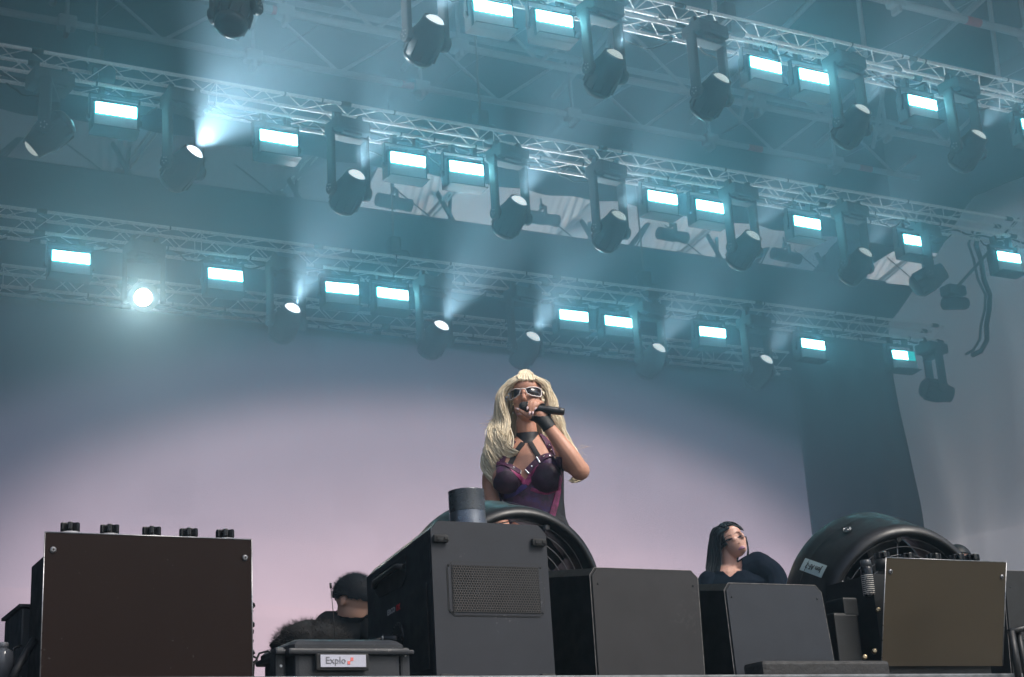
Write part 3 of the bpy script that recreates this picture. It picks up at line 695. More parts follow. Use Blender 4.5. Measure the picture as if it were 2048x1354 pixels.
w2 = wedge('wedge speaker with bluish grey grille below the crouching woman', 2.868, 3.246, 2.876, 3.270, .757, 4.28, .80, m_grille2)
wedge('black wedge speaker cut off by the right edge of the picture', 4.40, 4.8, 4.36, 4.8, .90, 4.75, .955, m_cab, y=4.35)
b = MB(); b.box((3.125, 3.915, FLOOR + .028), (.490, .10, .054), bev=.012)
o = b.build('rubber_block', mat('grained_rubber', (.022, .0215, .022), .65, bump=.6, bscale=70, var=.2, scale=18)); tag(o, 'grained dark block lying in front of the bluish wedge speaker', 'block')

# ---- five-shot launchers with a flat metal front
def star_knob(b, c, s=1.0):
    c = Vector(c)
    for k in range(3):
        q = k * 1.0472 + .3; b.box(c + Vector((0, 0, .012 * s)), (.052 * s, .012 * s, .022 * s), Euler((0, 0, q)), bev=.003)
    b.lathe([(0, .012 * s), (.024 * s, .011 * s)], c, (0, 0, 1), 12)
def launcher(label, x0, x1, zt, zb, ytop, ybot, pm, knob_px, light_disc=True):
    t = thing('effect_launcher', label, 'launcher', V((x0 + x1) / 2, 4.1, .447), group='launchers with flat metal fronts')
    n = Vector((0, ytop - ybot, zt - zb)).normalized(); nrm = Vector((0, -n.z, n.y))
    A = Vector((x0, ytop, Z0 + zt)); B = Vector((x1, ytop, Z0 + zt)); Cc = Vector((x1, ybot, Z0 + zb)); D = Vector((x0, ybot, Z0 + zb))
    b = MB(); b.prism([A, B, Cc, D], -nrm * .003); put(b, 'front_panel', pm, t)
    for (p, q) in ((A, B), (A, D), (B, Cc)):
        b = MB(); b.tube([p + nrm * .0002, q + nrm * .0002], .0016, 5); put(b, 'panel_edge', mat('bare_edge', (.42, .42, .43), .35, metal=.8, var=.4, scale=30), t)
    for p in (A + (B - A) * .04 - n * .045, A + (B - A) * .965 - n * .05):
        b = MB(); b.lathe([(0, .009), (.003, .008), (.0055, .005)], p, nrm, 14); put(b, 'bolt', M_STEEL_D, t)
        b = MB(); b.lathe([(.0056, .003), (.0066, .0028)], p, nrm, 6); put(b, 'bolt_socket', M_BLACKG, t)
    b = MB(); cy = (ytop + ybot) / 2 + .19; b.box(((x0 + x1) / 2, cy, (Z0 + zt - .03 + FLOOR) / 2), (x1 - x0 - .06, .24, Z0 + zt - .03 - FLOOR - .004)); put(b, 'chassis', M_BLACK, t)
    for (px, py) in knob_px:
        c = P(px, py + 9, cy - .09); c.z -= .012
        b = MB(); star_knob(b, c + Vector((0, 0, .016))); put(b, 'star_knob', M_BLACKG, t)
        b = MB(); b.lathe([(0, .026), (.034, .026), (.036, .018)], c + Vector((0, 0, -.02)), (0, 0, 1), 16); put(b, 'nozzle_collar', mat('pale_collar', (.30, .30, .32), .5) if light_disc else M_BLACK, t)
    return t
m_brown = mat('bronze_sheet', (0.0145, 0.008, 0.0065), 0.45, metal=.0, var=.06, scale=3, rvar=.03, spec=.08, specks=.2)
m_gold = mat('bronze_gold_sheet', (0.115, 0.094, 0.066), 0.30, metal=.7, var=.015, scale=1.2, rvar=.012)
la = launcher('launcher with flat brown metal front and five star knobs, far left', .798, 1.341, .838, .452, 4.0, 4.0, m_brown, [(140, 1058), (219, 1062), (303, 1066), (377, 1069), (450, 1071)])
lb = launcher('launcher with shiny bronze front tipped forward, far right', 3.447, 3.972, .836, .500, 3.905, 3.995, m_gold, [(1765, 1112), (1815, 1114), (1868, 1115), (1915, 1116), (1945, 1116)], False)
b = MB(); pts = []
for i in range(40):
    z = Z0 + .70 - i * .0052; pts.append((1.352 + .008 * math.sin(i * .5) + .006 * math.sin(i * 1.3), 4.06 + .01 * math.sin(i * .8), z))
b.tube(pts, .0035, 6); b.tube([(x + .006 * math.sin(i * .7), y - .01, z - .02) for i, (x, y, z) in enumerate(pts)], .003, 6); put(b, 'cable', M_CABLE, la)
# spray can and black housing left of the bronze launcher
cc = P(1740, 1193, 4.04)
can = thing('gas_canister', 'slim black gas canister with small white print beside the bronze launcher', 'canister', cc)
b = MB(); b.lathe([(0, .019), (.003, .021), (.055, .021), (.092, .021), (.098, .019)], (0, 0, 0), (0, 0, 1), 20); b.build('body', M_BLACKG, can)
b = MB(); b.lathe([(.092, .0185), (.118, .0180), (.121, .015)], (0, 0, 0), (0, 0, 1), 20); b.build('cap', mat('can_cap', (.05, .055, .06), .3), can)
mp_ = bpy.data.materials.new('can_print'); mp_.use_nodes = True; n, l, bs = nodes_of(mp_)
tc = n.new('ShaderNodeTexCoord'); mpg = n.new('ShaderNodeMapping'); mpg.inputs['Scale'].default_value = (260, 260, 420); l.new(tc.outputs['Object'], mpg.inputs[0])
tn = n.new('ShaderNodeTexNoise'); tn.inputs['Scale'].default_value = 1.0; tn.inputs['Detail'].default_value = 2; l.new(mpg.outputs[0], tn.inputs['Vector'])
wv = n.new('ShaderNodeTexWave'); wv.bands_direction = 'Z'; wv.inputs['Scale'].default_value = 48; l.new(tc.outputs['Object'], wv.inputs['Vector'])
mm = n.new('ShaderNodeMath'); mm.operation = 'MULTIPLY'; l.new(tn.outputs['Fac'], mm.inputs[0]); l.new(wv.outputs['Fac'], mm.inputs[1])
cr = n.new('ShaderNodeValToRGB'); cr.color_ramp.elements[0].position = .34; cr.color_ramp.elements[1].position = .40
cr.color_ramp.elements[0].color = (.012, .012, .013, 1); cr.color_ramp.elements[1].color = (.62, .6, .56, 1)
l.new(mm.outputs[0], cr.inputs[0]); l.new(cr.outputs[0], bs.inputs['Base Color']); bs.inputs['Roughness'].default_value = .4
b = MB(); b.lathe([(.004, .0214), (.07, .0214)], (0, 0, 0), (0, 0, 1), 20, cap=False); b.build('printed_sleeve', mp_, can)
hb_ = thing('valve_housing', 'low black valve housing between bluish wedge speaker and bronze launcher', 'housing', V(3.4, 4.1, .447))
b = MB(); b.box(V(3.375, 4.14, .565), (.10, .18, .23), bev=.01); put(b, 'block', M_BLACK, hb_)
b = MB(); b.box(V(3.40, 4.10, .70), (.06, .10, .06), bev=.006); put(b, 'bracket', M_BLACK, hb_)
for (px, py) in ((1755, 1222), (1748, 1304), (1728, 1316)):
    p = P(px, py, 4.02); b = MB(); b.lathe([(0, .008), (.02, .008), (.021, .004)], p, (-.6, -1, .1), 10); put(b, 'brass_fitting', mat('brass_fitting', (.55, .42, .25), .3, metal=.9), hb_)
b = MB(); b.box(P(1690, 1236, 4.2), (.16, .02, .014)); put(b, 'mounting_bar', M_STEEL_D, hb_)
b = MB(); b.box(P(1690, 1252, 4.22), (.13, .03, .035)); put(b, 'terminal_strip', M_DGREY, hb_)
b = MB(); b.box(P(1672, 1252, 4.19), (.02, .004, .006)); put(b, 'terminal_tag', mat('white_tag', (.7, .7, .75), .5), hb_)

# ---- lidded equipment case with a printed plate
m_case = mat('case_grey_plastic', (0.026, 0.028, 0.033), 0.42, bump=.15, bscale=260, var=.08, spec=.35, specks=.25)
cs_ = thing('equipment_case', 'dark grey lidded plastic case with white printed plate on its front', 'case', V(1.6, 4.05, .447))
b = MB(); b.box(V(1.588, 4.07, .490), (.300, .25, .085), bev=.012); put(b, 'tub', m_case, cs_)
b = MB(); b.box(V(1.588, 4.065, .533), (.345, .275, .016), bev=.006); put(b, 'lid_rim', m_case, cs_)
b = MB(); rg = []
for (e, z) in ((0, .541), (0, .551), (.012, .562), (.026, .568)):
    rg.append([V(1.588 + sx_ * (.165 - e), 4.065 + sy_ * (.13 - e), z) for sx_, sy_ in ((-1, -.85), (-.93, -1), (.93, -1), (1, -.85), (1, .85), (.93, 1), (-.93, 1), (-1, .85))])
b.ring_loft(rg, smooth=False); put(b, 'lid', m_case, cs_)
for s in (-1, 1):
    b = MB(); b.box(V(1.588 + s * .178, 4.0, .505), (.030, .05, .09), bev=.008); b.box(V(1.588 + s * .178, 3.97, .535), (.04, .03, .012), bev=.004); put(b, 'latch', m_case, cs_)
    b = MB(); b.lathe([(0, .004), (.002, .003)], V(1.588 + s * .178, 3.974, .500 if s < 0 else .528), (0, -1, 0), 10); put(b, 'rivet', mat('white_rivet', (.8, .8, .8), .4), cs_)
pc = P(686, 1322, 3.925)
b = MB(); b.box(pc + Vector((0, .006, -.002)), (.150, .014, .046), bev=.006); put(b, 'plate_holder', M_RUBBER, cs_)
b = MB(); b.box(pc + Vector((0, -.002, 0)), (.128, .003, .032)); put(b, 'printed_plate', mat('white_plate', (.46, .46, .54), .4, var=.03), cs_)
mw = frame_matrix(pc + Vector((-.051, -.0042, -.007)) - cs_.location, (1, 0, 0), (0, 0, 1))
text_part('lettering', 'Explo', .0255, mat('grey_ink', (.16, .16, .18), .5), cs_, mw)
mr_ = mat('coral_print', (.75, .17, .15), .5)
for (dx, dz) in ((.015, -.005), (.024, .0045)):
    b = MB(); b.box(pc + Vector((dx, -.0042, dz)), (.0075, .001, .0085)); put(b, 'logo_square', mr_, cs_)
b = MB(); b.box(pc + Vector((.0195, -.0041, 0)), (.012, .001, .0022), Euler((0, -R(45), 0))); put(b, 'logo_bar', mr_, cs_)
b = MB(); b.tube([V(1.405, 4.0, .53), V(1.39, 4.02, .545), V(1.37, 4.03, .54), V(1.355, 4.03, .51), V(1.35, 4.03, .455)], .003, 6); put(b, 'lead', M_CABLE, cs_)
# antenna rod on the case
an = thing('antenna', 'thin black rod antenna with small tip standing behind the case', 'antenna', P(672, 1300, 4.16))
a0 = P(672, 1300, 4.16); a1 = P(661, 1166, 4.16)
b = MB(); b.tube([a0 - a0, (a1 - a0) * .5 + Vector((.001, 0, 0)), (a1 - a0) * .93], [.0016, .0013, .0011], 6); b.build('rod', M_CABLE, an)
b = MB(); b.tube([(a1 - a0) * .92, (a1 - a0)], .0036, 8); b.build('tip', M_CABLE, an)

# ---- fluffy cover
fz = thing('fur_cover', 'shaggy black fur cover lying behind the grey case', 'cover', P(615, 1300, 4.34))
m_fur = mat('black_fur', (.004, .004, .005), .9)
fc = P(625, 1292, 4.36); random.seed(11); b = MB(); b2 = MB()
rg = []
for i in range(13):
    th = math.pi * i / 12; rg.append([(fc + Vector((.115 * math.sin(th) * math.cos(q) * (1 + .25 * noise.noise((th * 2, q * 1.5, 1))), .09 * math.sin(th) * math.sin(q), .062 * math.cos(th) * (1 + .3 * noise.noise((q * 1.2, th, 4))) + .006)) - fz.location) for q in [6.2832 * j / 20 for j in range(20)]])
b.ring_loft(rg); b.build('pad', m_fur, fz)
for k in range(2600):
    u = random.uniform(-.7, 1); q = random.uniform(0, 6.2832); s_ = math.sqrt(1 - u * u)
    nrm = Vector((s_ * math.cos(q), s_ * math.sin(q), u)); p = fc + Vector((.113 * nrm.x, .088 * nrm.y, .062 * nrm.z + .01)) - fz.location
    d = (nrm + Vector((random.gauss(0, .5), random.gauss(0, .5), random.gauss(0, .5)))).normalized(); s2 = d.orthogonal().normalized() * .0011
    L_ = random.uniform(.010, .028); b2.add([p - s2, p + s2, p + d * L_], [(0, 1, 2)])
o = b2.build('fur', m_fur, fz); o['kind'] = 'stuff'

# ---- boxes, cable and bottle behind the left launcher
b = MB(); p = P(66, 1290, 4.32); lc = thing('amplifier_case', 'dark blue-black case behind the brown launcher at the left edge', 'case', (p.x + .05, p.y + .15, FLOOR))
zt_ = P(66, 1215, 4.32).z; xl = P(42, 1250, 4.32).x
b.box((xl + .12, 4.44, (zt_ + FLOOR) / 2), (.24, .24, zt_ - FLOOR - .002), bev=.006); put(b, 'casing', mat('blue_black_case', (.012, .015, .02), .5), lc)
b = MB(); b.box((xl + .12, 4.44, zt_ + .004), (.256, .256, .008)); put(b, 'lid', mat('blue_black_case', (.012, .015, .02), .5), lc)
b = MB(); b.box((xl + .24, 4.24, FLOOR + .16), (.16, .16, .32), bev=.01); put(b, 'side_module', M_BLACK, lc)
b = MB(); b.tube([P(44, 1291, 4.3), P(28, 1296, 4.3), P(22, 1315, 4.3), P(22, 1345, 4.3), P(18, 1365, 4.3)], .0035, 6); put(b, 'lead', M_CABLE, lc)
b = MB(); b.tube([P(68, 1280, 4.15), P(50, 1310, 4.12), P(36, 1335, 4.1), P(22, 1365, 4.1)], .011, 6); put(b, 'loom', M_CABLE, lc)
pb = P(4, 1360, 4.25); bo = thing('water_bottle', 'clear plastic bottle cut off by the left edge of the picture', 'bottle', pb)
mb_ = mat('bottle_plastic', (.12, .125, .14), .15); 
b = MB(); b.lathe([(0, .027), (.05, .029), (.07, .026), (.082, .012)], (0, 0, 0), (0, 0, 1), 18); b.build('bottle_body', mb_, bo)
b = MB(); b.lathe([(.08, .0135), (.094, .0135), (.096, .011)], (0, 0, 0), (0, 0, 1), 14); b.build('cap', mat('bottle_cap', (.2, .2, .22), .5), bo)

# ---- folded black stand in the lower right corner
fs = thing('folded_stand', 'folded black steel stand in the lower right corner', 'stand', P(2040, 1350, 3.7))
def bar(pts, r, nm='strut', m=M_BLACK):
    b = MB(); b.tube([Vector(p) for p in pts], r, 8); put(b, nm, m, fs)
bar([P(2022, 1262, 3.72), P(2040, 1375, 3.72)], .011); bar([P(2036, 1262, 3.74), P(2056, 1375, 3.74)], .009)
bar([P(2018, 1264, 3.73), P(2075, 1250, 3.73)], .010); bar([P(2030, 1282, 3.75), P(2075, 1274, 3.75)], .005)
bar([P(2042, 1290, 3.76), P(2050, 1375, 3.76)], .0025, 'chrome_rod', M_STEEL)

# ================================================================== ROOF STEELWORK
M_ROOFTUBE = mat('roof_steel_tube', (0.55, 0.53, 0.52), 0.5, metal=.3, var=.2)
U_RT = unit_cyl('tube', M_ROOFTUBE, 12); U_DK = unit_cyl('strut', M_FIX, 10); U_WIRE = unit_cyl('wire', M_STEEL, 6)
def roof_truss(label, x0, x1, ref, y, h, r=.05, per=2.07, tapes=()):
    zb = P(*ref, y).z; t = thing('roof_truss', label, 'truss', (x0, y, zb), group='roof trusses above the lights')
    L = x1 - x0
    for z in (0, h): link_mesh('chord', U_RT, t, seg_matrix((0, 0, z), (L, 0, z), r))
    n = int(L / per)
    for i in range(n + 1):
        x = i * per
        link_mesh('post', U_RT, t, seg_matrix((x, 0, 0), (x, 0, h), r * .55))
        b = MB(); b.box((x, 0, 0), (.20, .15, .15), bev=.03); b.box((x, 0, -.10), (.05, .14, .10), bev=.01); b.build('node', M_ROOFTUBE, t)
        if i < n:
            link_mesh('diagonal', U_RT, t, seg_matrix((x, 0, h), (x + per * .5, 0, 0), r * .5)); link_mesh('diagonal', U_RT, t, seg_matrix((x + per * .5, 0, 0), (x + per, 0, h), r * .5))
    for (px, py) in tapes:
        x = P(px, py, y).x - x0; link_mesh('red_tape', U_TAPE, t, seg_matrix((x - .11, 0, 0), (x + .11, 0, 0), r * 1.06))
    return t
roof_truss('grey roof truss at the upper right corner with a red tape band', 1.5, 16.2, (1900, 32), 12.0, .9, tapes=((1945, 42), (560, -250)))
roof_truss('hazy grey roof truss running over the middle of the stage', 1.0, 16.6, (910, 92), 14.1, .9, .045, tapes=((563, 25), (1725, 252)))
roof_truss('hazy roof truss close above the middle light truss', 1.0, 17.0, (1100, 222), 15.15, .8, .042, tapes=((1510, 303), (1730, 340), (820, 170)))
for i, x in enumerate((3.0, 5.1, 7.2, 9.3, 11.4, 13.5)):
    t = thing('roof_purlin', f'{ordn[i]} hazy purlin from the left, running from front to rear under the roof', 'purlin', (x, 6, Z0 + 10.1), group='purlins under the roof')
    link_mesh('tube', U_RT, t, seg_matrix((0, 0, .45), (0, 11.6, -1.25), .04))
    for k in range(1, 6):
        b = MB(); b.lathe([(-.045, .055), (.045, .055)], (0, k * 2.0, .45 - k * 2.0 * .1466), (0, 1, -.15), 10); b.build('collar', M_RED if (i + k) % 4 == 0 else M_ROOFTUBE, t)
    link_mesh('stay_wire', U_WIRE, t, seg_matrix((0, .5, .4), (2.1, 5.5, -.5), .006)); link_mesh('stay_wire', U_WIRE, t, seg_matrix((2.1, 5.5, -.5), (0, 11, -1.2), .006))
    link_mesh('drop_strut', U_RT, t, seg_matrix((0, 6.1, -.45), (.25, 6.4, -1.55), .03)); link_mesh('drop_strut', U_RT, t, seg_matrix((0, 8.1, -.74), (-.35, 8.1, -1.7), .028))

# rear roof edge: dark lattice before the daylit tarp
t = thing('roof_truss', 'black lattice truss standing out against the white tarp', 'truss', V(1.5, 17.12, 7.88), group='roof trusses above the lights')
link_mesh('chord', U_DK, t, seg_matrix((0, 0, 0), (14.3, 0, 0), .055)); link_mesh('chord', U_DK, t, seg_matrix((0, 0, 1.25), (14.3, 0, 1.25), .05))
X_N = [11.23 - 2.13 * k for k in range(4, -1, -1)] + [13.36, 15.3]
for xn in X_N:
    link_mesh('diagonal', U_DK, t, seg_matrix((xn - 1.5, 0, 0), (xn - 1.5 + 1.05, 0, 1.25), .036))
    link_mesh('diagonal', U_DK, t, seg_matrix((xn - 1.5 - .55, 0, 0), (xn - 1.5 - 1.25, 0, 1.25), .034))
    link_mesh('post', U_DK, t, seg_matrix((xn - 1.5 - .62, .02, 0), (xn - 1.5 - .52, .02, 1.25), .026))
    link_mesh('stay_wire', U_CHORD if False else U_DK, t, seg_matrix((xn - 1.5 + .1, -.03, .02), (xn - 1.5 + .5, -.03, .62), .010))
    link_mesh('stay_wire', U_DK, t, seg_matrix((xn - 1.5 + .45, -.03, .55), (xn - 1.5 + 1.2, -.03, .05), .010))
def tube_spot(label, px, py, ang):
    p = P(px, py, 16.85); t = thing('tube_spotlight', label, 'spotlight', (p.x, p.y, p.z + .16), group='dark tube spotlights before the tarp')
    M = Matrix.Translation((0, 0, -.16)) @ Matrix.Rotation(ang, 4, 'Y')
    b = MB(); b.lathe([(-.24, .075), (-.23, .088), (.02, .092), (.04, .078), (.16, .078), (.17, .085), (.235, .085), (.24, .07)], (0, 0, 0), (1, 0, 0), 18); o = b.build('barrel', M_FIX, t); o.matrix_local = M
    b = MB(); b.box((.0, -.1, .06), (.04, .012, .16)); b.box((.0, .1, .06), (.04, .012, .16)); b.box((0, 0, .14), (.04, .21, .012)); o = b.build('yoke', M_FIX, t); o.matrix_local = Matrix.Translation((0, 0, -.16))
    b = MB(); b.add([(.02, 0, -.07), (.06, 0, -.06), (.045, .01, .03)], [(0, 1, 2)]); b.box((0, 0, .01), (.05, .06, .07), bev=.01); b.build('clamp', M_FIX, t)
    b = MB(); b.tube([(0, 0, 0), (-.01, .05, .9)], .014, 8); b.build('drop_pole', M_FIX, t)
tube_spot('dark tube spotlight below the third strobe of the middle truss', 788, 405, R(3)); tube_spot('dark tube spotlight before the tarp, right of the centre strobe pair', 1085, 437, R(1))
tube_spot('dark tube spotlight before the brightest white tarp opening', 1345, 471, R(2)); tube_spot('dark tube spotlight before the tarp, below the seventh strobe of the middle truss', 1572, 512, R(4))

# cables hanging at the right end of the trusses
hc = thing('hanging_cable', 'black cable loop hanging between truss ends before the pale side cloth', 'cable', P(1965, 600, 13.9))
pts = [P(1958, 462, 13.3), P(1952, 490, 13.6), P(1962, 520, 13.9), P(1968, 560, 13.9), P(1980, 590, 13.9), P(1978, 620, 13.9), P(1973, 650, 13.9), P(1974, 680, 13.9), P(1962, 702, 13.9), P(1945, 710, 13.9)]
b = MB(); b.tube(pts, .032, 8); put(b, 'cable', M_CABLE, hc)
b = MB(); b.tube([p + Vector((-.05 - .03 * math.sin(i), .05, .02)) for i, p in enumerate(pts)], .018, 8); put(b, 'cable', M_CABLE, hc)
def dark_can(label, px, py, Y, w, h):
    p = P(px, py, Y); t = thing('flood_light', label, 'flood light', p + Vector((0, 0, h)), group='dark flood lights at the truss ends')
    b = MB(); b.lathe([(-w / 2, h * .38), (-w * .45, h * .5), (w * .4, h * .5), (w * .5, h * .42)], (0, 0, -h), (1, -.2, .05), 18); b.build('barrel', M_FIX, t)
    b = MB(); b.box((0, 0, -h * .25), (.10, .16, h * .6), bev=.02); b.build('bracket', M_FIX, t); b = MB(); b.box((0, 0, 0), (.3, .2, .14), bev=.03); b.build('base', M_FIX, t); b = MB(); b.tube([(0, 0, 0), (0, -1.3, .52)], .02, 8); b.build('drop_pole', M_FIX, t)
dark_can('dark barrel flood light between the two truss ends on the right', 1910, 607, 14.4, .36, .17)

# chain hoists that carry the trusses
def hoist(label, px, py, Y):
    p = P(px, py, Y + .1); t = thing('chain_hoist', label, 'hoist', p, group='chain hoists above the trusses')
    b = MB(); b.box((0, 0, .09), (.13, .15, .20), bev=.03); b.build('motor', M_FIX, t); b = MB(); b.tube([(0, 0, .19), (0, 0, 1.9)], .012, 6); b.build('chain', M_STEEL_D, t)
    b = MB(); b.box((0, 0, -.06), (.05, .05, .12), bev=.012); b.build('hook', M_FIX, t); b = MB(); b.lathe([(-.12, .07), (.0, .08), (.04, .06)], (.11, 0, .0), (0, 0, 1), 12); b.build('chain_bag', M_BLACK, t)
hoist('chain hoist on the middle truss above the singer side strobes', 962, 258, R2); hoist('chain hoist on the nearest truss right of the top centre strobes', 1455, 45, R1)
hoist('chain hoist on the lowest truss left of its strobe pair', 788, 508, R3); hoist('chain hoist on the middle truss at the far left', 190, 135, R2); hoist('chain hoist on the lowest truss right of the second strobe pair', 1290, 575, R3)

# ================================================================== PEOPLE
def ring(c, rx, ry, ax, ay, n=16): return [c + ax * (rx * math.cos(q)) + ay * (ry * math.sin(q)) for q in [2 * math.pi * j / n for j in range(n)]]
class Figure:
    """solids are collected, fused into one skin by a voxel remesh"""
    def __init__(s, px, py, Y, face=None):
        s.o = P(px, py, Y); v = Vector((s.o.x, s.o.y, 0)).normalized()
        s.f = -v; s.r = Vector((v.y, -v.x, 0)); s.u = Vector((0, 0, 1)); s.b = MB()
    def S(s, px, py, d=0.0):
        """point behind a photo pixel, d metres nearer than the figure's own upright plane"""
        dr = P(px, py, 1.0) - CAM; k = (s.o + s.f * d - CAM).dot(s.f) / dr.dot(s.f); return CAM + dr * k
    def ball(s, c, rx, ry=None, rz=None, M=None, n=14):
        ry = ry or rx; rz = rz or rx; c = Vector(c); B = MB(); ax, ay, az = (s.r, s.f, s.u) if M is None else M
        rg = [[c + ax * (rx * math.sin(t) * math.cos(q)) + ay * (ry * math.sin(t) * math.sin(q)) + az * (rz * math.cos(t)) for q in [2 * math.pi * j / (n * 2) for j in range(n * 2)]] for t in [1e-3 + (math.pi - 2e-3) * i / n for i in range(n + 1)]]
        s.b.ring_loft(rg); return s
    def limb(s, pts, rad, flat=1.0, up=None):
        # resample through a Catmull-Rom spline so that joints bend smoothly
        P_ = [Vector(p) for p in pts]; out = []; rs = []
        for i in range(len(P_) - 1):
            p0, p1, p2, p3 = P_[max(i - 1, 0)], P_[i], P_[i + 1], P_[min(i + 2, len(P_) - 1)]
            for k in range(6):
                t = k / 6; out.append(.5 * ((2 * p1) + (p2 - p0) * t + (2 * p0 - 5 * p1 + 4 * p2 - p3) * t * t + (3 * p1 - p0 - 3 * p2 + p3) * t ** 3)); rs.append(rad[i] + (rad[i + 1] - rad[i]) * t)
        out.append(P_[-1]); rs.append(rad[-1])
        s.b.tube(out, rs, 14, flat=flat, up=up)
        s.ball(out[0], rs[0], n=8); s.ball(out[-1], rs[-1], n=8); return s
    def trunk(s, secs):
        """(centre, half width, half depth) from the bottom up"""
        s.b.ring_loft([ring(c, w_, d_, s.r, s.f, 24) for c, w_, d_ in secs]); return s
    def skin(s, name, material, parent, voxel=.0045, smooth=4):
        me = s.b.mesh(name); ob = bpy.data.objects.new(name, me); C.objects.link(ob)
        rm = ob.modifiers.new('r', 'REMESH'); rm.mode = 'VOXEL'; rm.voxel_size = voxel; rm.use_smooth_shade = True
        sm_ = ob.modifiers.new('s', 'SMOOTH'); sm_.iterations = smooth; sm_.factor = .5
        dg = bpy.context.evaluated_depsgraph_get(); m2 = bpy.data.meshes.new_from_object(ob.evaluated_get(dg)); bpy.data.objects.remove(ob)
        m2.polygons.foreach_set('use_smooth', [True] * len(m2.polygons)); m2.name = name; m2.materials.clear(); m2.materials.append(material)
        s.me = m2; s.bvh = BVHTree.FromPolygons([v.co for v in m2.vertices], [p.vertices for p in m2.polygons])
        o = bpy.data.objects.new(name, m2); C.objects.link(o); o.parent = parent; o.matrix_parent_inverse = Matrix.Translation(-Vector(parent.location)); return o
    def hit(s, px, py, fallback=0.0):
        d = (P(px, py, 1.0) - CAM).normalized(); h = s.bvh.ray_cast(CAM, d)
        if h[0] is None: return s.S(px, py, fallback), s.f.copy()
        return h[0], h[1]
    def garment(s, name, material, parent, pred, off=.004):
        """the part of the skin that a piece of clothing covers, lifted off by its thickness"""
        vs_ = s.me.vertices; keep = {}; V_ = []; F_ = []; lab = {}
        for p in s.me.polygons:
            if pred(p.center, p.normal):
                f = []
                for i in p.vertices:
                    if i not in keep: keep[i] = len(V_); V_.append(vs_[i].co + vs_[i].normal * off)
                    f.append(keep[i])
                F_.append(f)
        me = bpy.data.meshes.new(name); me.from_pydata(V_, [], F_); me.polygons.foreach_set('use_smooth', [True] * len(F_)); me.materials.append(material)
        bm = bmesh.new(); bm.from_mesh(me)
        for _ in range(5): bmesh.ops.smooth_vert(bm, verts=[v for v in bm.verts if v.is_boundary], factor=.5, use_axis_x=True, use_axis_y=True, use_axis_z=True)
        bm.to_mesh(me); bm.free()
        o = bpy.data.objects.new(name, me); C.objects.link(o); o.parent = parent; o.matrix_parent_inverse = Matrix.Translation(-Vector(parent.location))
        sd = o.modifiers.new('thickness', 'SOLIDIFY'); sd.thickness = off * .9; sd.offset = -1; return o
    def ribbon(s, name, material, parent, pix, width, off=.004, thick=.0025, n=None):
        """a strip lying on the skin along a line of photo pixels"""
        # densify
        pts = []
        for (a, b_) in zip(pix[:-1], pix[1:]):
            L = math.hypot(b_[0] - a[0], b_[1] - a[1]); k = max(2, int(L / 3))
            for i in range(k): pts.append((a[0] + (b_[0] - a[0]) * i / k, a[1] + (b_[1] - a[1]) * i / k))
        pts.append(pix[-1]); hs = [s.hit(*p) for p in pts]
        c = [h[0] for h in hs]; nn = [h[1] for h in hs]
        for _ in range(3):
            c = [c[0]] + [(c[i - 1] + c[i] * 2 + c[i + 1]) / 4 for i in range(1, len(c) - 1)] + [c[-1]]
            nn = [nn[0]] + [(nn[i - 1] + nn[i] * 2 + nn[i + 1]).normalized() for i in range(1, len(nn) - 1)] + [nn[-1]]
        rg = []; wl = width if callable(width) else (lambda t: width)
        for i in range(len(c)):
            tn = (c[min(i + 1, len(c) - 1)] - c[max(i - 1, 0)]).normalized(); sd = tn.cross(nn[i]).normalized(); hw = wl(i / (len(c) - 1)) / 2
            up_ = nn[i] * (off + thick); lo = nn[i] * (off * .2)
            rg.append([c[i] - sd * hw + lo, c[i] - sd * hw + up_, c[i] - sd * hw * .4 + up_ + nn[i] * .0008, c[i] + sd * hw * .4 + up_ + nn[i] * .0008, c[i] + sd * hw + up_, c[i] + sd * hw + lo])
        b = MB(); b.ring_loft(rg, smooth=False); return put(b, name, material, parent)
def skin_mat(name, col, rough=.45):
    m = mat(name, col, rough, var=.07, scale=14, bump=.04, bscale=300); m.node_tree.nodes['Principled BSDF'].inputs['Subsurface Weight'].default_value = .15
    m.node_tree.nodes['Principled BSDF'].inputs['Subsurface Radius'].default_value = (.012, .005, .003); m.node_tree.nodes['Principled BSDF'].inputs['Subsurface Scale'].default_value = 1.0
    return m
def hair_mat(name, c1, c2, rough=.35, spec=.5):
    m = bpy.data.materials.new(name); m.use_nodes = True; n, l, b = nodes_of(m)
    g_ = n.new('ShaderNodeNewGeometry'); cr = n.new('ShaderNodeValToRGB'); l.new(g_.outputs['Random Per Island'], cr.inputs[0])
    cr.color_ramp.elements[0].color = (*c1, 1); cr.color_ramp.elements[1].color = (*c2, 1); l.new(cr.outputs[0], b.inputs['Base Color'])
    b.inputs['Roughness'].default_value = rough; b.inputs['Specular IOR Level'].default_value = spec; return m
def cr_path(P_, k=6):
    out = []
    for i in range(len(P_) - 1):
        p0, p1, p2, p3 = P_[max(i - 1, 0)], P_[i], P_[i + 1], P_[min(i + 2, len(P_) - 1)]
        for j in range(k):
            t = j / k; out.append(.5 * ((2 * p1) + (p2 - p0) * t + (2 * p0 - 5 * p1 + 4 * p2 - p3) * t * t + (3 * p1 - p0 - 3 * p2 + p3) * t ** 3))
    out.append(P_[-1]); return out
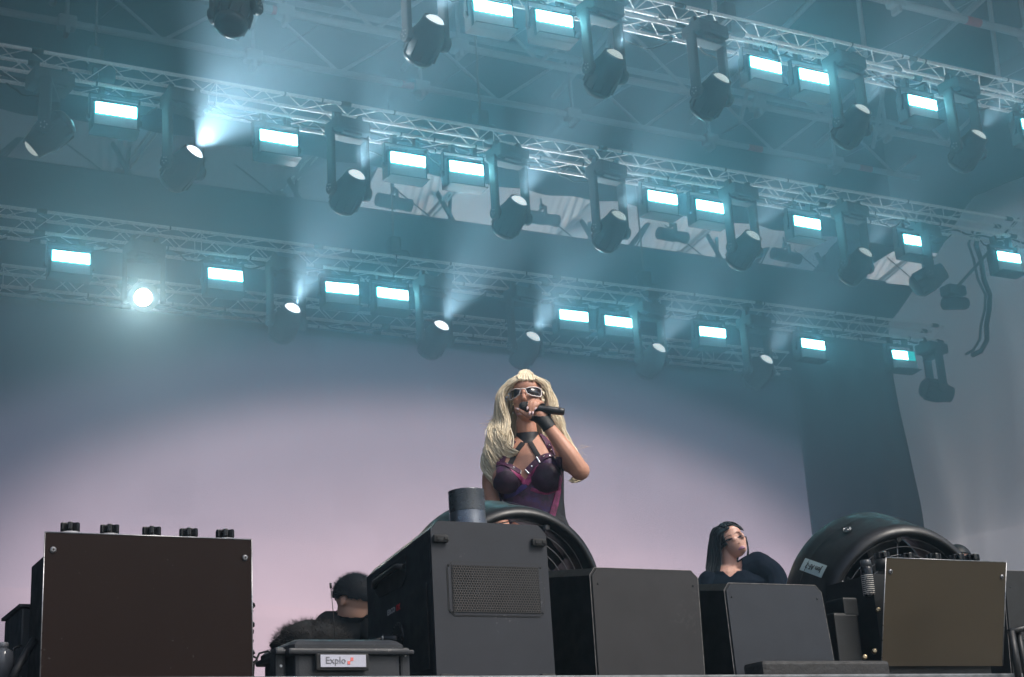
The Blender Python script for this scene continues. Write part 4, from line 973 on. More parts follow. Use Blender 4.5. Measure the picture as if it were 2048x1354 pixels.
def strands(b, ga, gb, n, r0, r1, wave=0.0, kw=10.0, jit=.004, f=None, r=None, rng=None, flat=.55, ph0=0.0):
    """locks of hair between two guide lines"""
    for k in range(n):
        s_ = rng.random(); base = [a.lerp(c, s_) + Vector((rng.gauss(0, jit), rng.gauss(0, jit), rng.gauss(0, jit * .5))) for a, c in zip(ga, gb)]
        pts = cr_path(base, 4); N = len(pts); cut = int(N * rng.uniform(.82, 1.0)); pts = pts[:max(4, cut)]; ph = ph0 + s_ * 1.3 + rng.gauss(0, .22); N = len(pts)
        q = []
        for i, p in enumerate(pts):
            t = i / (N - 1); a = wave * t ** 1.1; q.append(p + r * (a * math.sin(kw * t + ph)) + f * (a * .9 * math.cos(kw * t + ph)))
        rr = [(r0 + (r1 - r0) * i / (N - 1)) * (1 if i < N - 1 else .3) * rng.uniform(.85, 1.15) for i in range(N)]
        b.tube(q, rr, 5, flat=flat)

# ---- the singer
rng = random.Random(5)
sg = thing('person', 'singer with long blonde hair, white-framed sunglasses and purple corset, microphone at her mouth', 'person', (P(1058, 900, 6.0).x, 6.0, FLOOR))
A = Figure(1058, 900, 6.0); S = A.S; r_, f_, u_ = A.r, A.f, A.u
SK = skin_mat('skin_tan', (0.58, 0.295, 0.20))
# trunk, hips, legs
def sec(px, py, w_, d_, d=0.0): return (S(px, py, d), w_, d_)
A.trunk([sec(1084, 1180, .165, .115), sec(1082, 1120, .172, .118), sec(1076, 1075, .150, .105), sec(1072, 1040, .127, .095), sec(1068, 1005, .128, .096), sec(1062, 975, .142, .105), sec(1058, 945, .150, .108), sec(1056, 920, .155, .098), sec(1055, 900, .150, .075, -.01), sec(1055, 886, .105, .06, -.015), sec(1055, 874, .06, .05, -.02)])
for px, sd in ((1014, 1), (1092, -1)):
    A.ball(S(px, 957, .088), .066, .062, .062); A.ball(S(px, 935, .055), .058, .05, .06)
for s_ in (-1, 1):
    A.limb([S(1084 + s_ * 38, 1160), S(1086 + s_ * 42, 1290, .03), S(1084 + s_ * 42, 1360, .0), S(1084 + s_ * 44, 1460, -.02)], [.098, .07, .055, .036])
    A.limb([S(1084 + s_ * 44, 1463, -.02), S(1084 + s_ * 46, 1474, .08), S(1084 + s_ * 47, 1479, .15)], [.035, .032, .022])
# neck and head (the face turned a little towards the picture's left and up to the microphone)
A.limb([S(1055, 885, -.02), S(1054, 866, .0), S(1052, 845, .005)], [.058, .047, .046])
hf = (f_ * .98 - r_ * .19 + u_ * .05).normalized(); hr = (r_ * .98 + f_ * .19).normalized(); hu = (u_ + r_ * -.02).normalized(); HM = (hr, hf, hu)
HC = S(1056, 800, .0)
A.ball(HC + hu * .022 - hf * .012, .074, .094, .088, HM); A.ball(HC - hu * .035 + hf * .018, .062, .072, .082, HM)        # skull, face
A.ball(HC - hu * .085 + hf * .052, .034, .034, .030, HM)                                                                # chin
A.ball(HC + hu * .045 + hf * .042, .056, .042, .042, HM)                                                                # brow
for s_ in (-1, 1): A.ball(HC - hu * .022 + hf * .058 + hr * .034 * s_, .024, .022, .022, HM)
A.b.tube([HC + hu * .018 + hf * .082, HC - hu * .012 + hf * .101, HC - hu * .026 + hf * .101], [.008, .011, .013], 10); A.ball(HC - hu * .027 + hf * .100, .015, .011, .010, HM)
A.ball(HC - hu * .052 + hf * .085, .022, .012, .007, HM); A.ball(HC - hu * .065 + hf * .083, .020, .013, .008, HM)
# left arm (picture right): raised, elbow out, hand at the mouth
A.limb([S(1104, 893, -.02), S(1132, 915, .08), S(1158, 938, .19)], [.050, .050, .042])
A.limb([S(1158, 939, .19), S(1135, 905, .21), S(1100, 858, .185)], [.042, .040, .027])
A.ball(S(1160, 941, .185), .043, .040, .043)
# right arm, hanging
A.limb([S(1004, 900, -.01), S(984, 950, -.03), S(982, 985, -.02)], [.050, .043, .037]); A.limb([S(982, 985, -.02), S(996, 1030, .05), S(1016, 1070, .12)], [.037, .034, .026])
A.ball(S(1022, 1080, .135), .035, .03, .04)
for k in range(4): A.limb([S(1017 + k * 5, 1084, .14), S(1020 + k * 5, 1100, .16), S(1022 + k * 4, 1112, .15)], [.010, .009, .007])
A.limb([S(1030, 1076, .15), S(1038, 1088, .17), S(1038, 1098, .17)], [.011, .01, .008])
# hand round the microphone
A.limb([S(1099, 857, .185), S(1092, 845, .185), S(1080, 832, .18)], [.029, .031, .034], flat=.8)
A.ball(S(1083, 829, .170), .040, .024, .036); A.ball(S(1074, 822, .165), .034, .022, .034)
FING = [((1070, 813, .150), (1063, 804, .172), (1057, 806, .213), (1055, 816, .224)), ((1074, 811, .152), (1068, 801, .176), (1062, 805, .219), (1059.5, 826, .224)),
        ((1080, 812, .152), (1075, 801.5, .178), (1068.5, 806, .220), (1065.5, 826, .223)), ((1087, 814, .152), (1083, 805, .178), (1076, 808, .215), (1071, 817, .220))]
for fg in FING: A.limb([S(*p) for p in fg], [.0098, .0090, .0082, .0062])
A.limb([S(1066, 836, .185), S(1052, 829, .205), S(1043, 822, .210), S(1036.5, 819, .208)], [.0125, .0115, .0100, .0065])
body = A.skin('body', SK, sg, .0042, 3)

# corset, gloves, choker
def loc(p):
    q = p - S(1056, 960); return q.dot(r_), q.dot(u_), q.dot(f_)
def pix(p):
    d = ROT.transposed() @ (p - CAM); return CX + F_PX * d.x / -d.z, CY - F_PX * d.y / -d.z
mc = bpy.data.materials.new('purple_print_mesh'); mc.use_nodes = True; n, l, bs = nodes_of(mc)
tc = n.new('ShaderNodeTexCoord'); tn = n.new('ShaderNodeTexNoise'); tn.inputs['Scale'].default_value = 11; tn.inputs['Detail'].default_value = 8; tn.inputs['Roughness'].default_value = .7; l.new(tc.outputs['Object'], tn.inputs['Vector'])
cr = n.new('ShaderNodeValToRGB'); l.new(tn.outputs['Fac'], cr.inputs[0]); e = cr.color_ramp.elements
e[0].position = .40; e[0].color = (.012, .009, .016, 1); e[1].position = .74; e[1].color = (.30, .03, .15, 1); k = e.new(.52); k.color = (.075, .018, .065, 1); k = e.new(.64); k.color = (.05, .03, .16, 1)
l.new(cr.outputs[0], bs.inputs['Base Color']); bs.inputs['Roughness'].default_value = .55; bs.inputs['Sheen Weight'].default_value = .1
M_CUP = mat('corset_black_mesh', (.030, .010, .030), .6, var=.7, scale=26)
M_MAG = mat('magenta_print', (.30, .03, .13), .5, var=.65, scale=40); M_PLUM = mat('plum_strap', (.075, .016, .055), .55, var=.4, scale=35); M_BLK = mat('black_elastic', (.012, .011, .015), .6)
def neckline(x):
    if x < 996: return 930
    if x < 1010: return 930 + (x - 996) / 14 * 3
    if x < 1054: return 933 + ((x - 1010) / 44) ** 1.5 * 30
    if x < 1076: return 963 - (x - 1054) / 22 * 38
    return 925 - min(1, (x - 1076) / 30) * 12
def in_corset(c, nr):
    x, y = pix(c); lr, lu, lf = loc(c)
    if lu < -.62 or abs(lr) > .24 or (c - S(1020, 1085, .14)).length < .13 or (lr < -.12 and lf > .02 and lu < -.12): return False
    if lf < -.01: return lu < .02 and lr > -.19 and not (lr > .165 and lf > .05)
    if x < 993 - max(0, (y - 960)) * -.13: return False
    if lf > .10 and lr > .155: return False
    return y > neckline(x)
A.garment('corset', mc, sg, in_corset, .0045)
def cup(cx, cy, rx, ry):
    return lambda c, nr: (lambda q: ((q[0] - cx) / rx) ** 2 + ((q[1] - cy) / ry) ** 2 < 1 and loc(c)[2] > .03 and loc(c)[0] < .17 and q[1] > neckline(q[0]) + 2)(pix(c))
A.garment('corset_cup', M_CUP, sg, cup(1012, 966, 24, 25), .0065); A.garment('corset_cup', M_CUP, sg, cup(1094, 955, 30, 29), .0065)
A.garment('corset_side', M_BLK, sg, lambda c, nr: pix(c)[0] > 1117 - max(0, pix(c)[1] - 960) * .12 and pix(c)[1] > 925 and loc(c)[0] < .172 and loc(c)[2] < .09 and loc(c)[2] > -.2 and loc(c)[1] > -.7 and loc(c)[1] < .08, .0060)
A.garment('tights', mat('black_tights', (.012, .012, .014), .6), sg, lambda c, nr: loc(c)[1] < -.30 and abs(loc(c)[0]) < .24 and (c - S(1020, 1088, .14)).length > .14 and not (loc(c)[0] < -.12 and loc(c)[2] > .02 and loc(c)[1] < -.12 and loc(c)[1] > -.4), .003)
A.ribbon('magenta_panel', M_MAG, sg, [(1121, 945), (1116, 975), (1110, 1005), (1102, 1035), (1097, 1060)], .030, .006)
A.ribbon('magenta_panel', M_MAG, sg, [(1022, 938), (1033, 950), (1044, 961), (1052, 968)], .020, .0055); A.ribbon('magenta_panel', M_MAG, sg, [(1076, 930), (1068, 945), (1060, 958), (1052, 968)], .026, .0055)
A.ribbon('underbust_band', M_MAG, sg, [(1062, 978), (1078, 984), (1096, 985), (1112, 978)], .016, .0055); A.ribbon('underbust_band', mat('violet_print', (.05, .028, .17), .5, var=.6, scale=40), sg, [(1052, 970), (1040, 980), (1026, 989), (1012, 992)], .022, .0055)
A.ribbon('cup_strap', M_PLUM, sg, [(996, 930), (1010, 931), (1024, 937), (1036, 945)], .026, .008); A.ribbon('cup_strap', M_PLUM, sg, [(1054, 944), (1062, 935), (1075, 923), (1092, 914), (1110, 912)], .028, .008)
A.ribbon('harness_strap', M_BLK, sg, [(1060, 886), (1066, 896), (1074, 910), (1080, 919)], .022, .005); A.ribbon('harness_strap', M_BLK, sg, [(1046, 887), (1036, 900), (1027, 915), (1019, 931)], .022, .005)
A.ribbon('shoulder_strap', M_PLUM, sg, [(1082, 872), (1094, 886), (1103, 899), (1110, 914)], .026, .006); A.ribbon('shoulder_strap', M_PLUM, sg, [(1028, 884), (1016, 900), (1008, 915), (1003, 930)], .024, .006)
M_SILV = mat('silver_buckle', (.8, .8, .8), .2, metal=1.0)
for pth in ([(1037, 950), (1040, 939)], [(1051, 940), (1058, 948)], [(1072, 916), (1079, 927)], [(1110, 910), (1115, 918)]): A.ribbon('buckle', M_SILV, sg, pth, .0055, .0115)
for (x, y) in ((1015, 931.5), (1026, 938), (1063, 934), (1087, 916), (1098, 914.5), (1106, 901), (1100, 893)):
    p, nr = A.hit(x, y); b = MB(); b.lathe([(.0105, .0045), (.013, .0042), (.013, .002)], p, nr, 10); put(b, 'eyelet', M_SILV, sg)
# choker wraps the neck
rg = []
cn = S(1055, 875, -.004)
for (z, w_) in ((-.030, .0610), (-.020, .0555), (.0, .0520), (.018, .0505), (.022, .0495)):
    rg.append([cn + u_ * (z - .10 * w_ * math.sin(q) * 1.6) + r_ * (w_ * math.cos(q)) + f_ * (w_ * 1.0 * math.sin(q)) for q in [6.2832 * j / 28 for j in range(28)]])
b = MB(); b.ring_loft(rg, cap=False); put(b, 'choker', M_BLK, sg)
gl0, gl1 = S(1101, 860, .19), S(1070, 822, .19)
def in_glove(c, nr):
    x, y = pix(c); lr, lu, lf = loc(c)
    if lf < .115 or not (1048 < x < 1112 and 806 < y < 866): return False
    if y < 831 and lf > .19: return False
    if x < 1062 and y < 838: return False
    return (y - 866) * 1.0 < (x - 1085) * -.62 + .0 if x > 1072 else y > 826
A.garment('glove', mat('black_glove', (.012, .013, .014), .6, bump=.3, bscale=500), sg, in_glove, .0030)
M_NAIL = mat('pale_nail', (.62, .46, .47), .25)
for (a, c) in ((FING[0][2], FING[0][3]), (FING[1][2], FING[1][3]), (FING[2][2], FING[2][3]), (FING[3][2], FING[3][3]), ((1043, 822, .210), (1036.5, 819, .208))):
    a = S(*a); c = S(*c); d = (c - a).normalized(); b = MB(); b.tube([c - d * .006 + f_ * .005, c + d * .004 + f_ * .0055, c + d * .016 + f_ * .003], [.0048, .0044, .0012], 8, flat=.5, up=r_); put(b, 'nail', M_NAIL, sg)

# sunglasses: curved wrap following the brow
gc = HC + hf * .012 + hu * .004
def gp(a, z, k=0.0):   # a: angle across the face, z: height
    q = R(a); return gc + hr * ((.079 + k) * math.sin(q)) + hf * ((.094 + k) * math.cos(q)) + hu * z
M_FRAME = mat('white_frame', (.80, .72, .70), .35); M_LNS = mat('dark_lens', (.018, .014, .016), .06, var=.02, rvar=.02, spec=.9)
for s_ in (-1, 1):
    out_ = [(s_ * 7, .014), (s_ * 24, .021), (s_ * 46, .024), (s_ * 62, .023), (s_ * 66, .014), (s_ * 65, -.008), (s_ * 58, -.017), (s_ * 44, -.019), (s_ * 26, -.018), (s_ * 13, -.008)]
    b = MB(); cen = gp(s_ * 38, .002, -.001); vs_ = [cen] + [gp(a, z) for a, z in out_]; b.add(vs_, [(0, i, i % len(out_) + 1) for i in range(1, len(out_) + 1)], True); o = put(b, 'sunglass_lens', M_LNS, sg)
    o.modifiers.new('t', 'SOLIDIFY').thickness = .0015
    loop = []
    for (a, z), (a2, z2) in zip(out_, out_[1:] + out_[:1]):
        for t in (0, .5): loop.append(gp(a + (a2 - a) * t, z + (z2 - z) * t, .001))
    loop.append(loop[0]); b = MB(); b.tube(loop, .0026, 6); put(b, 'sunglass_rim', M_FRAME, sg)
    b = MB(); b.tube([gp(s_ * 66, .008), gp(s_ * 84, .006), gp(s_ * 105, .0), gp(s_ * 118, -.01)], [.008, .006, .004, .003], 6, flat=.35); put(b, 'sunglass_temple', M_BLK, sg)
b = MB(); b.tube([gp(-8, .012, .002), gp(-4, .014, .005), gp(4, .014, .005), gp(8, .012, .002)], .0028, 6); put(b, 'sunglass_bridge', M_FRAME, sg)
M_BROW = mat('brown_brow', (.10, .04, .03), .7)
A.ribbon('eyebrow', M_BROW, sg, [(1024, 788), (1032, 784.5), (1044, 787)], .0045, .001, .0008); A.ribbon('eyebrow', M_BROW, sg, [(1058, 786), (1066, 781.5), (1073, 781), (1078, 784)], .0045, .001, .0008)
A.ribbon('lips', mat('rose_lip', (.38, .12, .11), .35), sg, [(1035, 829), (1041, 826), (1048, 828)], .009, .001, .002)
p, nr = A.hit(1016, 838); b = MB(); b.tube([HC - hr * .071 - hu * .045, HC - hr * .072 - hu * .058], [.004, .0035], 8); put(b, 'earring', M_SILV, sg)

# hair
M_BLOND = hair_mat('blonde_hair', (.80, .66, .45), (.98, .87, .66), .48); hb2 = MB()
G = lambda pts: [S(*p) for p in pts]
# close cap over the skull, parted at the top right of the brow
cap = []
for i in range(13):
    th = R(6 + i * 9.5); row = []
    for j in range(25):
        ph = 2 * math.pi * j / 24
        fr_ = math.sin(ph); k = 1.0
        p = HC + hu * .024 - hf * .016 + hr * (.084 * math.sin(th) * math.cos(ph)) + hf * (.102 * math.sin(th) * fr_) + hu * (.098 * math.cos(th))
        row.append(p)
    cap.append(row)
keep = MB()
for i in range(12):
    for j in range(24):
        q = [cap[i][j], cap[i][j + 1], cap[i + 1][j + 1], cap[i + 1][j]]; c = sum(q, Vector()) / 4; x, y = pix(c); front = (c - HC).dot(hf)
        if front > .035 and (c - HC).dot(hu) < .088: continue
        keep.add(q, [(0, 1, 2, 3)], True)
hb2.v += []; o = put(keep, 'hair_cap', M_BLOND, sg); o.modifiers.new('t', 'SOLIDIFY').thickness = .006
# picture-left mass: from the parting over the temple down to the chest
ROOT = [(1062, 757), (1052, 752), (1040, 756)]
strands(hb2, G([(1048, 757, .06), (1025, 766, .06), (1008, 788, .04), (1006, 822, .04), (1012, 850, .055), (1024, 878, .085), (1032, 902, .095)]), G([(1058, 748, -.02), (1022, 760, .0), (1001, 790, .0), (994, 830, .0), (988, 868, .02), (980, 905, .04), (985, 930, .05)]), 300, .0054, .0040, .016, 11, .003, f_, r_, rng)
strands(hb2, G([(1034, 765, .05), (1006, 795, .03), (998, 840, .03), (992, 880, .045), (990, 915, .06), (1000, 945, .06), (1004, 962, .06)]), G([(1046, 752, -.04), (1002, 785, -.04), (992, 835, -.05), (982, 880, -.03), (972, 920, .0), (972, 955, .02), (980, 982, .02)]), 300, .0054, .0038, .026, 12, .0035, f_, r_, rng, ph0=1.2)
strands(hb2, G([(1008, 795, -.01), (1018, 845, .065), (1014, 875, .09), (1020, 895, .105), (1034, 903, .11), (1030, 908, .11)]), G([(998, 795, -.02), (1006, 848, .05), (1000, 880, .07), (1000, 905, .085), (1014, 915, .09), (1026, 914, .095)]), 110, .0042, .0030, .006, 7, .004, f_, r_, rng)
# picture-right mass: behind the raised arm
strands(hb2, G([(1066, 758, .06), (1086, 770, .045), (1098, 795, .02), (1098, 830, .0), (1106, 862, -.02), (1130, 895, -.03), (1150, 925, -.03)]), G([(1060, 750, -.02), (1092, 768, -.02), (1110, 800, -.04), (1116, 840, -.05), (1132, 880, -.05), (1158, 915, -.04), (1166, 955, -.03)]), 320, .0054, .0038, .020, 11, .003, f_, r_, rng)
strands(hb2, G([(1100, 850, -.05), (1120, 900, -.05), (1135, 935, -.04), (1146, 952, -.03), (1140, 962, -.03)]), G([(1118, 850, -.05), (1150, 900, -.05), (1168, 930, -.03), (1166, 956, -.02), (1152, 966, -.02)]), 130, .0042, .0030, .016, 10, .005, f_, r_, rng)
strands(hb2, G([(1048, 757, .064), (1025, 766, .066), (1007, 788, .05), (1003, 822, .052), (1008, 850, .068), (1014, 880, .09), (1016, 905, .10)]), G([(1050, 750, .02), (1016, 768, .03), (996, 795, .03), (988, 835, .03), (982, 875, .045), (974, 915, .06), (978, 955, .065)]), 260, .0020, .0012, .024, 12, .006, f_, r_, rng, ph0=.6)
strands(hb2, G([(1066, 757, .066), (1086, 769, .05), (1099, 795, .03), (1103, 830, .01), (1112, 862, -.01), (1134, 895, -.02), (1152, 925, -.02)]), G([(1060, 749, .0), (1094, 768, .0), (1112, 800, -.02), (1119, 840, -.03), (1136, 880, -.03), (1162, 915, -.02), (1169, 950, -.01)]), 220, .0020, .0012, .018, 11, .006, f_, r_, rng)
# top roll swept back from the brow
strands(hb2, G([(1036, 761, .078), (1036, 753, .07), (1040, 745, .05), (1048, 741, .0), (1054, 746, -.05)]), G([(1068, 761, .078), (1068, 754, .065), (1064, 747, .045), (1058, 742, .0), (1056, 746, -.05)]), 130, .0048, .0040, .002, 4, .003, f_, r_, rng)
strands(hb2, G([(1044, 757, .08), (1030, 763, .078), (1016, 775, .06), (1008, 796, .045)]), G([(1036, 752, .06), (1024, 760, .06), (1012, 776, .05), (1006, 800, .04)]), 40, .0060, .0055, .002, 4, .002, f_, r_, rng)
# hair down the back
strands(hb2, G([(1020, 790, -.09), (1008, 850, -.11), (1006, 900, -.13), (1010, 950, -.12)]), G([(1092, 790, -.09), (1106, 850, -.11), (1120, 900, -.13), (1120, 950, -.12)]), 70, .010, .007, .010, 8, .006, f_, r_, rng)
put(hb2, 'hair', M_BLOND, sg)
fly = MB()
for k in range(40):
    left = k < 26; x0_, y0_ = (rng.uniform(972, 992), rng.uniform(830, 950)) if left else (rng.uniform(1150, 1166), rng.uniform(890, 955))
    a = S(x0_, y0_, 0); pts = [a]
    d = (r_ * (-1 if left else 1) + u_ * rng.uniform(-.9, .9)).normalized()
    for i in range(4): pts.append(pts[-1] + d * .009 + Vector((rng.gauss(0, .003), rng.gauss(0, .003), rng.gauss(0, .003))))
    fly.tube(pts, .0005, 3)
o = put(fly, 'loose_hair', M_BLOND, sg); o['kind'] = 'stuff'

# microphone
M_MIC = mat('microphone_black', (.015, .016, .018), .35); m0, m1 = S(1046, 813, .205), S(1129, 824, .195); md = (m1 - m0).normalized(); ml = (m1 - m0).length
mic = thing('microphone', 'black handheld microphone in the gloved hand of the singer', 'microphone', m0)
b = MB(); b.lathe([(.03, .0165), (.05, .0150), (ml * .55, .0165), (ml * .82, .0175), (ml * .84, .0165), (ml * .86, .0175), (ml * .97, .0165), (ml, .012)], (0, 0, 0), md, 20); b.build('handle', M_MIC, mic)
b = MB(); b.lathe([(-.018, .006), (-.012, .0165), (.0, .0225), (.016, .0245), (.022, .0235), (.032, .0175)], (0, 0, 0), md, 20); b.build('grille_head', mat('mic_mesh', (.025, .026, .028), .45, bump=.8, bscale=900), mic)
b = MB(); b.lathe([(.014, .0252), (.020, .0252)], (0, 0, 0), md, 20); b.build('grille_band', M_BLACKG, mic)

# ---- crouching dancer on the right
dw = thing('person', 'woman with long dark hair in a navy jacket, crouching and looking up to the right', 'person', (P(1470, 1100, 7.6).x, 7.6, FLOOR))
B_ = Figure(1470, 1100, 7.6); S = B_.S; f_, r_, u_ = B_.f, B_.r, B_.u
SK2 = skin_mat('skin_light', (.60, .34, .26))
hf = (f_ * .70 + r_ * .62 + u_ * .34).normalized(); hu = (u_ * .94 - f_ * .2 + r_ * -.28); hr = hf.cross(hu).normalized()
if hr.dot(r_) < 0: hr = -hr
hu = hr.cross(hf).normalized()
if hu.z < 0: hu = -hu
HM = (hr, hf, hu); HC = S(1463, 1083, .0)
B_.ball(HC + hu * .024 - hf * .012, .074, .092, .088, HM); B_.ball(HC - hu * .032 + hf * .020, .060, .070, .080, HM); B_.ball(HC - hu * .083 + hf * .054, .028, .028, .026, HM); B_.ball(HC + hu * .046 + hf * .040, .055, .040, .040, HM)
for s_ in (-1, 1): B_.ball(HC - hu * .020 + hf * .058 + hr * .032 * s_, .024, .020, .022, HM)
B_.b.tube([HC + hu * .020 + hf * .082, HC - hu * .010 + hf * .100, HC - hu * .024 + hf * .101], [.007, .010, .011], 10); B_.ball(HC - hu * .026 + hf * .098, .014, .011, .009, HM)
B_.limb([S(1458, 1160, -.02), S(1458, 1130, -.01), S(1458, 1105, -.01)], [.056, .046, .047])
B_.limb([S(1458, 1160, -.02), S(1462, 1145, -.02)], [.10, .06])
B_.trunk([(S(1490, 1330), .16, .13), (S(1488, 1290), .17, .14), (S(1482, 1240), .155, .12), (S(1478, 1200), .17, .12), (S(1475, 1170), .19, .11), (S(1472, 1152), .15, .08), (S(1468, 1142), .07, .06)])
B_.limb([S(1420, 1165), S(1408, 1215, .05), S(1425, 1265, .18)], [.065, .055, .045]); B_.limb([S(1425, 1265, .18), S(1450, 1290, .30)], [.045, .035])
B_.limb([S(1520, 1135), S(1550, 1160, .02), S(1560, 1235, .14)], [.078, .066, .05]); B_.limb([S(1560, 1235, .14), S(1545, 1280, .3)], [.045, .035]); B_.ball(S(1514, 1140), .085, .075, .062); B_.limb([S(1474, 1158, -.03), S(1492, 1138, -.03), S(1510, 1130, -.01), S(1535, 1140)], [.06, .058, .056, .05])
B_.limb([S(1515, 1128), S(1490, 1140)], [.065, .06])
for s_ in (-1, 1):
    B_.limb([S(1490 + s_ * 35, 1320), S(1495 + s_ * 60, 1285, .38), S(1492 + s_ * 50, 1385, .28)], [.095, .075, .05]); B_.limb([S(1492 + s_ * 50, 1388, .28), S(1492 + s_ * 55, 1392, .44)], [.045, .035])
for px, py, d in ((1452, 1292, .32), (1544, 1284, .32)):
    B_.ball(S(px, py, d), .032, .035, .028)
    for k in range(4): B_.limb([S(px - 6 + k * 4, py + 4, d + .01), S(px - 7 + k * 4.5, py + 12, d + .03), S(px - 7 + k * 4.5, py + 19, d + .02)], [.009, .008, .006])
    B_.limb([S(px + 9, py, d + .01), S(px + 14, py + 7, d + .02)], [.010, .008])
B_.skin('body', SK2, dw, .0055, 3)
vneck = lambda x: 1143 if abs(x - 1461) > 14 else 1143 + (14 - abs(x - 1461)) * .9
def in_jacket(c, nr):
    x, y = pix(c); q = c - S(1470, 1150); lf = q.dot(f_)
    if q.dot(u_) < -.60: return False
    if lf < -.02: return q.dot(u_) < .09
    if lf > .26 and q.dot(u_) < -.3: return q.dot(u_) < -.36 or False
    if (c - (HC - hu * .083 + hf * .054)).length < .062: return False
    if x > 1484: return y > 1095 and (c - HC).length > .118
    return y > vneck(x)
B_.garment('jacket', mat('navy_jacket', (.004, .009, .019), .95, spec=.12, var=.25, scale=8, bump=1.0, bscale=14), dw, in_jacket, .010)
M_DH = hair_mat('dark_hair', (.005, .008, .011), (.014, .018, .022), .5, .25)
hb3 = MB(); cap = MB()
for i in range(12):
    for j in range(28):
        q = []
        for (di, dj) in ((0, 0), (0, 1), (1, 1), (1, 0)):
            th = R(3 + (i + di) * 10.0); ph = 2 * math.pi * (j + dj) / 28
            q.append(HC + hu * .022 - hf * .014 + hr * (.085 * math.sin(th) * math.cos(ph)) + hf * (.105 * math.sin(th) * math.sin(ph)) + hu * (.104 * math.cos(th)))
        c = sum(q, Vector()) / 4
        if (c - HC).dot(hf) > .022 and (c - HC).dot(hu) < .074: continue
        cap.add(q, [(0, 1, 2, 3)], True)
o = put(cap, 'hair_cap', M_DH, dw); o.modifiers.new('t', 'SOLIDIFY').thickness = .006
G = lambda pts: [S(*p) for p in pts]
strands(hb3, G([(1456, 1056, .07), (1444, 1066, .075), (1440, 1085, .06), (1441, 1110, .05), (1440, 1140, .05), (1436, 1165, .06)]), G([(1458, 1050, .0), (1428, 1058, .0), (1419, 1085, -.01), (1417, 1115, .0), (1414, 1140, .03), (1411, 1150, .04)]), 130, .0065, .003, .003, 4, .003, f_, r_, rng)
strands(hb3, G([(1450, 1052, -.05), (1432, 1070, -.07), (1428, 1110, -.08), (1428, 1160, -.08)]), G([(1470, 1052, -.06), (1490, 1080, -.08), (1478, 1120, -.09), (1480, 1160, -.10)]), 80, .009, .006, .003, 4, .004, f_, r_, rng)
strands(hb3, G([(1458, 1051, .05), (1472, 1053, .04), (1484, 1061, .01)]), G([(1462, 1049, .0), (1478, 1052, .0), (1490, 1064, -.01)]), 40, .005, .004, .0, 4, .0015, f_, r_, rng)
strands(hb3, G([(1489, 1073, -.01), (1494, 1090, -.03), (1495, 1104, -.03), (1494, 1114, -.03)]), G([(1492, 1073, -.02), (1496, 1090, -.04), (1498, 1106, -.04), (1497, 1118, -.04)]), 22, .0035, .002, .002, 4, .001, f_, r_, rng)
put(hb3, 'hair', M_DH, dw)
M_MK = mat('dark_eye_makeup', (.03, .03, .038), .6); M_LIP = mat('pink_lip', (.42, .20, .30), .3); M_BR2 = mat('thin_brow', (.07, .03, .025), .7); M_BLUSH = mat('skin_blush', (.52, .20, .19), .5)
B_.ribbon('eye_makeup', M_MK, dw, [(1450.5, 1082.5), (1457, 1079), (1465, 1077)], lambda t: .002 + .012 * math.sin(math.pi * min(1, t * 1.05 + .02)) ** .8, .0006, .0010)
B_.ribbon('eye_makeup', M_MK, dw, [(1475, 1075), (1480, 1073), (1486, 1071)], lambda t: .002 + .010 * math.sin(math.pi * t), .0006, .0010)
B_.ribbon('eye_white', mat('eye_white', (.5, .5, .5), .3), dw, [(1455, 1081.3), (1459, 1080.3)], .0030, .0020, .0010)
B_.ribbon('eyebrow', M_BR2, dw, [(1449, 1077), (1455, 1070.5), (1463, 1070)], .0028, .0008, .0006); B_.ribbon('eyebrow', M_BR2, dw, [(1469, 1066.5), (1475, 1064), (1480, 1064)], .0026, .0008, .0006)
B_.ribbon('lips', M_LIP, dw, [(1477, 1100), (1481, 1095.5), (1486, 1094), (1490, 1096)], lambda t: .005 + .013 * math.sin(math.pi * t), .0008, .0030)
B_.ribbon('mouth_line', M_MK, dw, [(1478, 1099), (1483, 1096.8), (1489, 1097)], .0022, .0035, .0012)
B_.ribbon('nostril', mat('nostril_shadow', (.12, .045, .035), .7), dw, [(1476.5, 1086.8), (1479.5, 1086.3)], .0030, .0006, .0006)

# ---- crew member bending behind the case, only hair, nape and black shirt in view
mn = thing('person', 'crew member with short dark hair in black, bent down beside the smoke machine', 'person', (P(700, 1250, 6.4).x, 6.4, FLOOR))
D_ = Figure(708, 1230, 6.4); S = D_.S; f_, r_, u_ = D_.f, D_.r, D_.u
hf = (r_ * .75 + f_ * .35 - u_ * .5).normalized(); hr = (f_ * .9 - r_ * .45).normalized(); hu = hf.cross(hr).normalized()
if hu.z < 0: hu = -hu
hr = hf.cross(hu).normalized(); HM = (hr, hf, hu); HC = S(709, 1196)
D_.ball(HC + hu * .01, .076, .094, .086, HM); D_.ball(HC - hu * .045 + hf * .02, .060, .074, .075, HM); D_.ball(HC - hu * .02 + hf * .10, .014, .016, .02, HM)
for s_ in (-1, 1): D_.ball(HC - hu * .022 - hf * .006 + hr * .076 * s_, .010, .018, .028, HM)
D_.limb([S(702, 1252, -.05), S(704, 1225, -.03), S(708, 1205)], [.066, .058, .056])
D_.trunk([(S(700, 1440, -.1), .17, .14), (S(698, 1380, -.12), .17, .13), (S(698, 1320, -.1), .18, .12), (S(702, 1275, -.07), .205, .115), (S(704, 1250, -.06), .17, .09), (S(704, 1238, -.05), .08, .07)])
D_.limb([S(662, 1256, -.03), S(648, 1320, .12), S(690, 1360, .28)], [.068, .055, .042]); D_.limb([S(744, 1252, -.03), S(765, 1300, .12), S(790, 1350, .25)], [.068, .055, .042])
